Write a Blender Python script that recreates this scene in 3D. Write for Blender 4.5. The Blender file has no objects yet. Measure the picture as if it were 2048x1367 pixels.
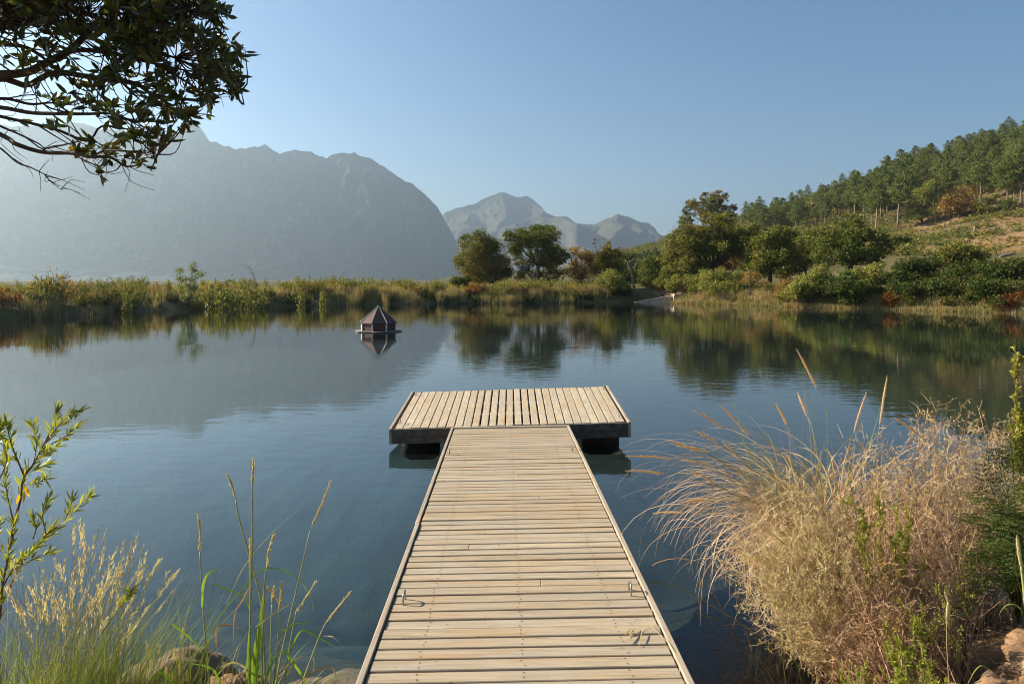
import bpy, math, random
import numpy as np
from mathutils import Vector, noise as mnoise

# ------------------------------------------------------------------ camera, world, sun, exposure
SC = bpy.context.scene
COL = SC.collection
F = 1450.0            # focal length in photograph pixels (2048 wide)
HZ = 560.0            # horizon row
CAMH = 2.0            # eye above the water (water is z = 0)
cam_d = bpy.data.cameras.new('camera')
cam = bpy.data.objects.new('camera', cam_d)
COL.objects.link(cam)
cam.location = (0, 0, CAMH)
cam.rotation_euler = (math.radians(90), 0, 0)
cam_d.sensor_width = 36.0
cam_d.lens = 36.0 * F / 2048.0
cam_d.shift_y = -(683.5 - HZ) / 2048.0
cam_d.clip_start = 0.05
cam_d.clip_end = 40000
SC.camera = cam

SUN_EL = math.radians(27)
SUN_AHEAD = math.radians(17)          # the sun stands left, a little ahead
SUN = Vector((-math.cos(SUN_AHEAD) * math.cos(SUN_EL), math.sin(SUN_AHEAD) * math.cos(SUN_EL), math.sin(SUN_EL)))
world = bpy.data.worlds.new('World')
SC.world = world
world.use_nodes = True
wn = world.node_tree
bg = wn.nodes['Background']
sky = wn.nodes.new('ShaderNodeTexSky')
sky.sky_type = 'NISHITA'
sky.sun_disc = False
sky.sun_elevation = SUN_EL
sky.sun_rotation = math.atan2(SUN.x, SUN.y)
sky.altitude = 300
sky.air_density = 1.0
sky.dust_density = 0.05
sky.ozone_density = 1.8
hsv = wn.nodes.new('ShaderNodeHueSaturation')
hsv.inputs['Saturation'].default_value = 1.2
wn.links.new(sky.outputs[0], hsv.inputs['Color'])
wn.links.new(hsv.outputs[0], bg.inputs[0])
bg.inputs[1].default_value = 0.05
sun_d = bpy.data.lights.new('sun', 'SUN')
sun_d.energy = 5.0
sun_d.angle = math.radians(0.5)
sun_d.color = (1.0, 0.885, 0.71)
sun_o = bpy.data.objects.new('sun', sun_d)
COL.objects.link(sun_o)
sun_o.location = (-40, 20, 40)
sun_o.rotation_euler = SUN.to_track_quat('Z', 'Y').to_euler()
SC.view_settings.view_transform = 'Standard'
SC.view_settings.look = 'None'
SC.view_settings.exposure = 1.4
SC.view_settings.gamma = 1.0
SC.render.engine = 'CYCLES'
cy = SC.cycles
cy.filter_width = 1.0
cy.use_denoising = True
cy.denoiser = 'OPENIMAGEDENOISE'
cy.max_bounces = 8
cy.diffuse_bounces = 3
cy.glossy_bounces = 3
cy.transmission_bounces = 6
cy.transparent_max_bounces = 10
cy.volume_bounces = 0
cy.caustics_reflective = False
cy.caustics_refractive = False
cy.sample_clamp_indirect = 6.0

# ------------------------------------------------------------------ helpers
def P(px, py, d):
    """point at depth d that stands where photograph pixel (px, py) looks"""
    return np.array(((px - 1024) * d / F, d, CAMH + (HZ - py) * d / F))

def unit(a):
    return a / np.maximum(np.linalg.norm(a, axis=-1, keepdims=True), 1e-9)

class MB:
    """collects vertices and faces, links them as one mesh object"""
    def __init__(self):
        self.v, self.f, self.m, self.n = [], [], [], 0
    def add(self, v, faces, mat=0):
        v = np.asarray(v, float).reshape(-1, 3)
        for k in faces:
            k = np.asarray(k, np.int64)
            if k.size:
                self.f.append(k + self.n)
                self.m.append(np.full(len(k), mat, np.int32))
        self.v.append(v)
        self.n += len(v)
        return self
    def mesh(self, name, mats, smooth=False):
        me = bpy.data.meshes.new(name)
        v = np.concatenate(self.v)
        me.vertices.add(len(v))
        me.vertices.foreach_set('co', v.astype(np.float32).ravel())
        tot = np.concatenate([np.full(len(k), k.shape[1], np.int32) for k in self.f])
        idx = np.concatenate([k.ravel() for k in self.f]).astype(np.int32)
        st = np.concatenate(([0], np.cumsum(tot)[:-1])).astype(np.int32)
        me.loops.add(len(idx))
        me.loops.foreach_set('vertex_index', idx)
        me.polygons.add(len(tot))
        me.polygons.foreach_set('loop_start', st)
        me.polygons.foreach_set('loop_total', tot)
        me.polygons.foreach_set('material_index', np.concatenate(self.m))
        me.polygons.foreach_set('use_smooth', np.full(len(tot), bool(smooth)))
        for m in (mats if isinstance(mats, (list, tuple)) else [mats]):
            me.materials.append(m)
        me.update(calc_edges=True)
        me.validate()
        return me
    def build(self, name, mats, parent=None, smooth=False, loc=None):
        o = bpy.data.objects.new(name, self.mesh(name, mats, smooth))
        COL.objects.link(o)
        if parent is not None:
            o.parent = parent
        if loc is not None:
            o.location = loc
        return o

def tag(o, label=None, cat=None, group=None, kind=None):
    if label: o['label'] = label
    if cat: o['category'] = cat
    if group: o['group'] = group
    if kind: o['kind'] = kind
    return o

def empty(name, loc, label=None, cat=None, group=None):
    o = bpy.data.objects.new(name, None)
    o.empty_display_size = 0.2
    COL.objects.link(o)
    o.location = loc
    return tag(o, label, cat, group)

def copy_tree(o, parent=None):
    c = o.copy()
    COL.objects.link(c)
    if parent is not None:
        c.parent = parent
    for ch in o.children:
        copy_tree(ch, c)
    return c

def box(mb, c, s, mat=0, R=None):
    c = np.array(c, float); s = np.array(s, float) / 2
    k = np.array([(-1,-1,-1),(1,-1,-1),(1,1,-1),(-1,1,-1),(-1,-1,1),(1,-1,1),(1,1,1),(-1,1,1)], float) * s
    if R is not None:
        k = k @ np.asarray(R).T
    mb.add(k + c, [[(0,3,2,1),(4,5,6,7),(0,1,5,4),(1,2,6,5),(2,3,7,6),(3,0,4,7)]], mat)

def rot(axis, a):
    c, s = math.cos(a), math.sin(a)
    return np.array({'x': ((1,0,0),(0,c,-s),(0,s,c)), 'y': ((c,0,s),(0,1,0),(-s,0,c)), 'z': ((c,-s,0),(s,c,0),(0,0,1))}[axis])

def smooth_path(pts, n):
    """Catmull-Rom through pts, n samples"""
    p = np.asarray(pts, float)
    if len(p) == 2:
        t = np.linspace(0, 1, n)[:, None]
        return p[0] * (1 - t) + p[1] * t
    q = np.vstack((2 * p[0] - p[1], p, 2 * p[-1] - p[-2]))
    s = np.linspace(0, len(p) - 1 - 1e-6, n)
    i = s.astype(int); t = (s - i)[:, None]
    a, b, c, d = q[i], q[i + 1], q[i + 2], q[i + 3]
    return 0.5 * (2 * b + (c - a) * t + (2 * a - 5 * b + 4 * c - d) * t ** 2 + (3 * b - a - 3 * c + d) * t ** 3)

def tube(mb, pts, r, sides=6, mat=0, cap=True):
    p = np.asarray(pts, float); n = len(p)
    r = np.broadcast_to(np.asarray(r, float), (n,)) if np.ndim(r) == 0 else np.interp(np.linspace(0, 1, n), np.linspace(0, 1, len(r)), r)
    t = unit(np.gradient(p, axis=0))
    ref = np.array((0.31, 0.17, 0.93)) if abs(t[0][2]) < 0.9 else np.array((1.0, 0.1, 0.0))
    a = unit(np.cross(t, ref)); b = np.cross(t, a)
    ang = np.arange(sides) * 2 * math.pi / sides
    v = p[:, None] + r[:, None, None] * (np.cos(ang)[None, :, None] * a[:, None] + np.sin(ang)[None, :, None] * b[:, None])
    i = np.arange(n - 1)[:, None] * sides; j = np.arange(sides)[None]; jn = (j + 1) % sides
    q = np.stack((i + j, i + jn, i + sides + jn, i + sides + j), -1).reshape(-1, 4)
    fs = [q]
    if cap and sides == 4:
        fs.append([(3, 2, 1, 0), tuple((n - 1) * sides + k for k in range(4))])
    elif cap:
        fs.append([[0, k + 1, k] for k in range(1, sides - 1)] + [[(n - 1) * sides + x for x in (0, k, k + 1)] for k in range(1, sides - 1)])
    mb.add(v, fs, mat)

def ribbons(mb, path, width, side, mat=0):
    """N ribbons: path N,K,3; width N,K; side N,3 or N,K,3"""
    N, K, _ = path.shape
    s = side if side.ndim == 3 else np.repeat(side[:, None], K, 1)
    v = np.stack((path - s * width[..., None] / 2, path + s * width[..., None] / 2), 2).reshape(-1, 3)
    i = np.arange(N)[:, None] * K * 2 + np.arange(K - 1)[None] * 2
    mb.add(v, [np.stack((i, i + 1, i + 3, i + 2), -1).reshape(-1, 4)], mat)

def rdir(rng, n):
    return unit(rng.normal(size=(n, 3)))

def quads(mb, pos, L, W, rng, up=0.6, d=None, mat=0):
    """N single-quad leaves (kite shaped)"""
    n = len(pos)
    nr = unit(rdir(rng, n) + np.array((0, 0, up)))
    d = unit(np.cross(nr, rdir(rng, n))) if d is None else unit(d)
    w = unit(np.cross(d, nr))
    L = np.broadcast_to(L, (n,))[:, None]; W = np.broadcast_to(W, (n,))[:, None]
    v = np.stack((pos - d * L / 2, pos + w * W / 2, pos + d * L / 2, pos - w * W / 2), 1)
    mb.add(v, [np.arange(n * 4).reshape(n, 4)], mat)

def leaves(mb, pos, d, L, W, rng, up=0.4, bend=0.15, mat=0):
    """N lanceolate leaves, 6 vertices each, growing from pos along d, folded and bent"""
    n = len(pos)
    d = unit(d)
    nr = unit(rdir(rng, n) + np.array((0, 0, up)))
    w = unit(np.cross(d, nr)); nn = np.cross(w, d)
    L = np.broadcast_to(L, (n,))[:, None]; W = np.broadcast_to(W, (n,))[:, None]
    b = (rng.uniform(-0.4, 1, (n, 1)) * bend) * L
    v = np.stack((pos, pos + d * L * .33 - w * W * .46 + nn * b * .5, pos + d * L * .33 + w * W * .46 + nn * b * .5,
                  pos + d * L * .7 - w * W * .38 + nn * b * .35, pos + d * L * .7 + w * W * .38 + nn * b * .35, pos + d * L - nn * b * .4), 1)
    k = np.arange(n)[:, None] * 6
    mb.add(v, [np.concatenate((k + (0, 2, 1), k + (3, 4, 5))), k + (1, 2, 4, 3)], mat)

# ------------------------------------------------------------------ materials
def nodes(name):
    m = bpy.data.materials.new(name)
    m.use_nodes = True
    nt = m.node_tree
    b = nt.nodes['Principled BSDF']
    return m, nt, b
def N(nt, kind, **kw):
    n = nt.nodes.new('ShaderNode' + kind)
    for k, v in kw.items():
        if k.startswith('i_'):
            n.inputs[k[2:].replace('_', ' ')].default_value = v
        else:
            setattr(n, k, v)
    return n
def ramp(nt, fac, stops):
    r = nt.nodes.new('ShaderNodeValToRGB')
    e = r.color_ramp.elements
    while len(e) > 1: e.remove(e[-1])
    e[0].position, e[0].color = stops[0][0], (*stops[0][1], 1)
    for p, c in stops[1:]:
        x = e.new(p); x.color = (*c, 1)
    if fac is not None: nt.links.new(fac, r.inputs[0])
    return r
def mixc(nt, fac, a, b, mode='MIX'):
    m = nt.nodes.new('ShaderNodeMix'); m.data_type = 'RGBA'; m.blend_type = mode
    for s, v in ((0, fac), (6, a), (7, b)):
        if hasattr(v, 'links'): nt.links.new(v, m.inputs[s])
        elif isinstance(v, (int, float)): m.inputs[s].default_value = v
        else: m.inputs[s].default_value = (*v, 1)
    return m.outputs[2]
def noise(nt, scale, vec=None, detail=4, rough=0.55, dist=0.0):
    n = N(nt, 'TexNoise', i_Scale=scale, i_Detail=detail, i_Roughness=rough, i_Distortion=dist)
    if vec is not None: nt.links.new(vec, n.inputs['Vector'])
    return n.outputs[0]
def coords(nt, kind='Object', scale=None):
    t = nt.nodes.new('ShaderNodeTexCoord'); o = t.outputs[kind]
    if scale:
        m = nt.nodes.new('ShaderNodeMapping'); m.inputs['Scale'].default_value = scale
        nt.links.new(o, m.inputs[0]); o = m.outputs[0]
    return o
def bump(nt, h, b, strength=0.3, dist=0.02):
    n = N(nt, 'Bump', i_Strength=strength, i_Distance=dist)
    nt.links.new(h, n.inputs['Height']); nt.links.new(n.outputs[0], b.inputs['Normal'])

def plain(name, col, rough=0.7, var=0.25, scale=8, bmp=0.2, metal=0.0, spec=0.4, bdist=0.01):
    m, nt, b = nodes(name)
    c = coords(nt); f = noise(nt, scale, c, 6)
    lo = tuple(x * (1 - var) for x in col); hi = tuple(min(1, x * (1 + var)) for x in col)
    r = ramp(nt, f, [(0.3, lo), (0.7, hi)])
    nt.links.new(r.outputs[0], b.inputs['Base Color'])
    b.inputs['Roughness'].default_value = rough
    b.inputs['Metallic'].default_value = metal
    b.inputs['Specular IOR Level'].default_value = spec
    if bmp: bump(nt, noise(nt, scale * 3, c, 5), b, bmp, bdist)
    return m

def leafy(name, cols, trans=0.35, rough=0.65, spec=0.12, patch=None, pscale=0.6, tint=(1.25, 1.2, 0.6)):
    """leaf material: each leaf its own tone, patches of a second palette, light coming through"""
    m, nt, b = nodes(name)
    g = nt.nodes.new('ShaderNodeNewGeometry')
    st = [(i / max(1, len(cols) - 1), c) for i, c in enumerate(cols)]
    col = ramp(nt, g.outputs['Random Per Island'], st).outputs[0]
    if patch:
        st2 = [(i / max(1, len(patch) - 1), c) for i, c in enumerate(patch)]
        c2 = ramp(nt, g.outputs['Random Per Island'], st2).outputs[0]
        f = ramp(nt, noise(nt, pscale, coords(nt), 3), [(0.42, (0, 0, 0)), (0.6, (1, 1, 1))])
        col = mixc(nt, f.outputs[0], col, c2)
    nt.links.new(col, b.inputs['Base Color'])
    b.inputs['Roughness'].default_value = rough
    b.inputs['Specular IOR Level'].default_value = spec
    tr = nt.nodes.new('ShaderNodeBsdfTranslucent')
    nt.links.new(mixc(nt, 1.0, col, tint, 'MULTIPLY'), tr.inputs[0])
    mx = nt.nodes.new('ShaderNodeMixShader'); mx.inputs[0].default_value = trans
    nt.links.new(b.outputs[0], mx.inputs[1]); nt.links.new(tr.outputs[0], mx.inputs[2])
    nt.links.new(mx.outputs[0], nt.nodes['Material Output'].inputs[0])
    return m

def wood(name, along, tones, rough=0.75, grain=55, stain=(0.10, 0.055, 0.025)):
    """weathered boards: own tone per board, long grain, knots and stains"""
    m, nt, b = nodes(name)
    g = nt.nodes.new('ShaderNodeNewGeometry')
    st = [(i / (len(tones) - 1), c) for i, c in enumerate(tones)]
    col = ramp(nt, g.outputs['Random Per Island'], st).outputs[0]
    sc = (3, grain, grain) if along == 'x' else (grain, 3, grain)
    c = coords(nt)
    ad = nt.nodes.new('ShaderNodeVectorMath'); ad.operation = 'ADD'
    cb = nt.nodes.new('ShaderNodeCombineXYZ')
    mm = N(nt, 'Math', operation='MULTIPLY'); mm.inputs[1].default_value = 37.0
    nt.links.new(g.outputs['Random Per Island'], mm.inputs[0]); nt.links.new(mm.outputs[0], cb.inputs[0]); nt.links.new(mm.outputs[0], cb.inputs[1])
    nt.links.new(c, ad.inputs[0]); nt.links.new(cb.outputs[0], ad.inputs[1])
    mp = nt.nodes.new('ShaderNodeMapping'); mp.inputs['Scale'].default_value = sc
    nt.links.new(ad.outputs[0], mp.inputs[0])
    gr = noise(nt, 1.0, mp.outputs[0], 6, 0.65, 0.4)
    col = mixc(nt, ramp(nt, gr, [(0.32, (0.75, 0.75, 0.75)), (0.58, (0, 0, 0))]).outputs[0], col, tuple(x * 0.5 for x in tones[0]))
    mp2 = nt.nodes.new('ShaderNodeMapping'); mp2.inputs['Scale'].default_value = (2.2, 7, 7) if along == 'x' else (7, 2.2, 7)
    nt.links.new(ad.outputs[0], mp2.inputs[0])
    mp3 = nt.nodes.new('ShaderNodeMapping'); mp3.inputs['Scale'].default_value = (1.3, 9, 9) if along == 'x' else (9, 1.3, 9)
    mp3.inputs['Location'].default_value = (5, 3, 1); nt.links.new(ad.outputs[0], mp3.inputs[0])
    s1 = noise(nt, 1.0, mp2.outputs[0], 4, 0.6)
    col = mixc(nt, ramp(nt, s1, [(0.50, (0, 0, 0)), (0.72, (0.7, 0.7, 0.7))]).outputs[0], col, (0.43, 0.27, 0.13))
    s3 = noise(nt, 1.0, mp3.outputs[0], 5, 0.65)
    col = mixc(nt, ramp(nt, s3, [(0.44, (0, 0, 0)), (0.66, (0.6, 0.6, 0.6))]).outputs[0], col, (0.36, 0.315, 0.255))
    s4 = noise(nt, 23.0, ad.outputs[0], 2, 0.5)
    col = mixc(nt, ramp(nt, s4, [(0.70, (0, 0, 0)), (0.78, (0.7, 0.7, 0.7))]).outputs[0], col, (0.19, 0.12, 0.07))
    s2 = noise(nt, 1.1, c, 5, 0.6)
    col = mixc(nt, ramp(nt, s2, [(0.64, (0, 0, 0)), (0.80, (0.6, 0.6, 0.6))]).outputs[0], col, stain)
    nt.links.new(col, b.inputs['Base Color'])
    b.inputs['Roughness'].default_value = rough
    b.inputs['Specular IOR Level'].default_value = 0.25
    bump(nt, gr, b, 0.35, 0.004)
    return m

# ------------------------------------------------------------------ terrain: one ground sheet with the pond hollowed out of it
POND = np.array([(-25.3,35.8),(-24.6,43.3),(-21.9,50.9),(-16.3,55.8),(-11.2,59.2),(-5.3,62.2),(3.3,63.2),(9.5,65),(12.2,67.5),(14.2,67.5),
    (14.1,62.5),(17,58.3),(21.3,53.9),(25.2,50.4),(28.3,46.8),(30.8,43.0),(33.5,34),(32,21),(24,11.5),(15,7.4),(8,5.8),(4.2,4.9),(2.7,4.35),(1.9,3.75),
    (1.35,3.2),(1.0,2.85),(0.3,2.6),(-0.45,2.75),(-0.9,3.1),(-1.35,3.33),(-1.9,3.25),(-2.6,3.3),(-3.6,3.7),(-5.5,4.6),(-10,7),(-18,13),(-25.5,22),(-27.0,30)])

def vnoise(x, y, seed=0):
    xi = np.floor(x).astype(np.int64); yi = np.floor(y).astype(np.int64)
    fx = x - xi; fy = y - yi
    fx = fx * fx * (3 - 2 * fx); fy = fy * fy * (3 - 2 * fy)
    def h(a, b):
        n = (a * 374761393 + b * 668265263 + seed * 1442695041) & 0xffffffff
        n = ((n ^ (n >> 13)) * 1274126177) & 0xffffffff
        return ((n ^ (n >> 16)) & 0xffff) / 65535.0
    return (h(xi, yi) * (1 - fx) + h(xi + 1, yi) * fx) * (1 - fy) + (h(xi, yi + 1) * (1 - fx) + h(xi + 1, yi + 1) * fx) * fy
def fbm(x, y, o=4, seed=0):
    s = 0; a = 0.5
    for k in range(o):
        s = s + a * (vnoise(x * 2 ** k, y * 2 ** k, seed + k) - 0.5); a *= 0.5
    return s

def sdist(x, y):
    """distance to the shoreline, positive on land"""
    x = np.asarray(x, float); y = np.asarray(y, float)
    best = np.full(x.shape, 1e18); ins = np.zeros(x.shape, bool)
    a = POND; b = np.roll(POND, -1, 0)
    for (ax, ay), (bx, by) in zip(a, b):
        dx, dy = bx - ax, by - ay
        t = np.clip(((x - ax) * dx + (y - ay) * dy) / (dx * dx + dy * dy), 0, 1)
        best = np.minimum(best, (x - ax - t * dx) ** 2 + (y - ay - t * dy) ** 2)
        c = ((ay > y) != (by > y))
        with np.errstate(divide='ignore', invalid='ignore'):
            c &= x < (bx - ax) * (y - ay) / (by - ay if by != ay else 1e-9) + ax
        ins ^= c
    d = np.sqrt(best)
    return np.where(ins, -d, d)

CP = np.array([(0,0,.30),(-3,1.5,.32),(3,2,.55),(5,3,.75),(-6,3,.4),(12,3,.9),(0,-10,.6),(-20,4,.5),(25,3,1.4),(-40,-10,.5),(40,-10,2),
    (-30,22,.8),(-29,36,.75),(-27,48,.75),(-19,58,.72),(-10,64,.68),(3,67,.66),(11,72,.9),(-60,50,.1),(-45,90,.0),(-10,110,.1),(-100,150,0),(-150,20,.0),
    (16,68,.8),(19,62,1.1),(24,57,1.4),(29,53,1.7),(34,47,2.0),(38,36,2.4),(42,20,2.6),(36,62,3.0),(26,70,1.9),(20,85,1.6),(20,110,2),(30,160,4),
    (53.5,100,4.6),(63.5,90,5.2),(60,70,5.0),(70,50,6),(96,190,15.5),(78,150,11),(113,160,17.2),(95,120,11.5),(130,110,17),(170,60,20),(100,0,9),
    (88,420,22),(126,400,35),(163,350,46.5),(189,320,54),(205,290,60.5),(229,260,67),(260,210,70),(300,120,74),
    (140,470,28),(215,440,40),(260,390,50),(300,320,60),(350,240,62),(60,300,12),(40,420,10),(0,300,1),(0,600,0),(200,650,10),(-200,400,0),(400,450,20),(420,0,40),(-300,0,0),(0,-300,0),(300,-300,15)], float)
def _rbf():
    d = np.hypot(CP[:, None, 0] - CP[None, :, 0], CP[:, None, 1] - CP[None, :, 1])
    return np.linalg.solve(-d + np.eye(len(CP)) * -0.5, CP[:, 2])
RBW = _rbf()
def base_z(x, y):
    x = np.asarray(x, float); y = np.asarray(y, float)
    z = np.zeros(x.shape)
    for (cx, cy_, _), w in zip(CP, RBW):
        z -= w * np.hypot(x - cx, y - cy_)
    r = np.hypot(x - 60, y - 180)
    k = np.clip((800 - r) / 380, 0, 1); k = k * k * (3 - 2 * k)
    return z * k
def gz(x, y):
    x = np.asarray(x, float); y = np.asarray(y, float)
    s = sdist(x, y) + 0.25 * fbm(x * 1.3, y * 1.3, 3, 5) + np.where(np.hypot(x, y) > 15, np.where(x > 5, 0.25, 0.7), 0.0) * fbm(x * .35, y * .35, 3, 9)
    far = np.clip((np.hypot(x, y) - 25) / 120, 0, 1)
    land = np.maximum(base_z(x, y), 0.0) * (1 - np.exp(-np.maximum(s, 0) / 0.9)) + fbm(x * 1.7, y * 1.7, 4, 2) * .14 * np.clip(s / .5, 0, 1) \
        + far * fbm(x * .06, y * .06, 4, 3) * 5 * np.clip(s / 12, 0, 1)
    land = np.maximum(land, 0.02 * np.clip(s * 6, 0, 1))
    bed = -np.minimum(2.4, 0.05 + 0.42 * np.maximum(-s, 0)) + fbm(x * 1.1, y * 1.1, 4, 7) * .25 * np.clip(-s, 0, 1)
    return np.where(s > 0, land, bed)
def gz1(x, y):
    return float(gz(np.array([x]), np.array([y]))[0])
def hit(px, py, d0=30, d1=700):
    """where the sight line through a photograph pixel meets the terrain"""
    d = np.linspace(d0, d1, 1400)
    x = (px - 1024) * d / F; z = CAMH + (HZ - py) * d / F
    g = gz(x, d)
    k = np.nonzero(g >= z)[0]
    if not len(k): return None
    return x[k[0]], d[k[0]], g[k[0]]

def axis(lo, dlo, dhi, hi, fine, grow, cap_at, far_hi, far_lo):
    a = list(np.arange(dlo, dhi, fine))
    s = fine; c = dhi
    while c < far_hi:
        a.append(c); s = min(s * grow, max(cap_at, abs(c) * .05 if abs(c) > 60 else cap_at)); c += s
    a.append(far_hi)
    s = fine; c = dlo
    while c > far_lo:
        s = min(s * grow, max(cap_at, abs(c) * .05 if abs(c) > 60 else cap_at)); c -= s
        a.append(max(c, far_lo))
    return np.array(sorted(set(np.round(a, 4))))
XS = axis(0, -4.2, 4.2, 0, 0.07, 1.06, 1.1, 9000, -9000)
YS = axis(0, 1.2, 5.6, 0, 0.07, 1.06, 1.1, 9000, -2500)
GX, GY = np.meshgrid(XS, YS)
GZ = gz(GX.ravel(), GY.ravel())
nx, ny = len(XS), len(YS)
gm = MB()
ii = np.arange(ny - 1)[:, None] * nx + np.arange(nx - 1)[None]
gm.add(np.stack((GX.ravel(), GY.ravel(), GZ), 1), [np.stack((ii, ii + 1, ii + nx + 1, ii + nx), -1).reshape(-1, 4)])

def ground_material():
    m, nt, b = nodes('ground_earth')
    c = coords(nt)
    big = noise(nt, 0.09, c, 6, 0.6)
    mid = noise(nt, 1.3, c, 8, 0.65)
    fine = noise(nt, 14.0, c, 8, 0.7)
    veg = ramp(nt, mid, [(0.3, (0.045, 0.042, 0.018)), (0.5, (0.095, 0.085, 0.032)), (0.7, (0.16, 0.12, 0.055))]).outputs[0]
    veg2 = ramp(nt, big, [(0.35, (0.05, 0.055, 0.02)), (0.65, (0.15, 0.11, 0.05))]).outputs[0]
    veg = mixc(nt, 0.5, veg, veg2)
    at = N(nt, 'Attribute', attribute_name='soil')
    soil = ramp(nt, mid, [(0.32, (0.17, 0.105, 0.055)), (0.5, (0.29, 0.18, 0.092)), (0.72, (0.38, 0.27, 0.16))]).outputs[0]
    soil = mixc(nt, ramp(nt, fine, [(0.35, (0.5, 0.5, 0.5)), (0.6, (0, 0, 0))]).outputs[0], soil, (0.12, 0.07, 0.035))
    col = mixc(nt, at.outputs['Fac'], veg, soil)
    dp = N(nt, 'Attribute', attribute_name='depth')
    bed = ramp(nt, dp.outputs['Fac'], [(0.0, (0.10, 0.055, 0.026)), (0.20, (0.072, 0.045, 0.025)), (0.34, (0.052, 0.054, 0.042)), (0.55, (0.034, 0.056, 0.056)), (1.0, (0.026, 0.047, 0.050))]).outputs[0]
    sl = N(nt, 'Attribute', attribute_name='bed_dark')
    bed = mixc(nt, sl.outputs['Fac'], bed, (0.012, 0.017, 0.013))
    bed = mixc(nt, ramp(nt, mid, [(0.4, (0, 0, 0)), (0.7, (0.5, 0.5, 0.5))]).outputs[0], bed, (0.03, 0.03, 0.02))
    un = N(nt, 'Math', operation='LESS_THAN'); un.inputs[1].default_value = 0.0
    ps = nt.nodes.new('ShaderNodeNewGeometry'); sz = nt.nodes.new('ShaderNodeSeparateXYZ')
    nt.links.new(ps.outputs['Position'], sz.inputs[0]); nt.links.new(sz.outputs[2], un.inputs[0])
    col = mixc(nt, un.outputs[0], col, bed)
    nt.links.new(col, b.inputs['Base Color'])
    b.inputs['Roughness'].default_value = 0.95
    b.inputs['Specular IOR Level'].default_value = 0.1
    bump(nt, fine, b, 0.6, 0.03)
    return m
ground = gm.build('ground', ground_material(), smooth=True)
tag(ground, kind='structure')
gx_, gy_ = GX.ravel(), GY.ravel()
sd_ = sdist(gx_, gy_)
# bare earth: the cut slope on the right, the near banks, a strip by the far right shore
cut = np.exp(-(((gx_ - 98) * .55 + (gy_ - 125) * -.12) / 27) ** 4) * np.clip((gy_ - 88) / 12, 0, 1) * np.clip((192 - gy_) / 14, 0, 1) * np.clip((gx_ - 50) / 10, 0, 1)
cut = cut * np.clip(.75 + fbm(gx_ * .09 + gy_ * .03, gy_ * .3 - gx_ * .2, 4, 21) * 2.6, 0, 1)
nearb = np.clip((9 - np.hypot(gx_ - 1, gy_ - 1)) / 3, 0, 1) * np.clip(.85 + fbm(gx_ * 1.2, gy_ * 1.2, 3, 22) * 1.5, 0, 1)
strip = np.exp(-((sd_ - 3.2) / 2.2) ** 2) * np.clip((gx_ - 12) / 4, 0, 1) * np.clip((27 - gx_) / 3, 0, 1) * (gy_ > 40) * .8
soil = np.clip(np.maximum.reduce((cut, nearb, strip)), 0, 1)
bed_dark = np.clip((gx_ + .7 + np.clip((gy_ - 5) / 3, 0, 1) * 1.6 + fbm(gx_ * .5, gy_ * .5, 3, 41)) / 1.0, 0, 1) * .97  # darker bed colour right and under the platform, standing in for dark reflections
bed_dark = np.maximum(bed_dark, np.clip((gy_ - 16) / 14, 0, 1) * np.clip((gx_ + 14) / 8, .45, 1) * .85)  # far bed darkened in colour to deepen the reflections
for nm, val in (('bed_dark', bed_dark), ('soil', soil), ('depth', np.clip(-GZ / 2.4, 0, 1))):
    at = ground.data.attributes.new(nm, 'FLOAT', 'POINT')
    at.data.foreach_set('value', val.astype(np.float32))

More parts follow.
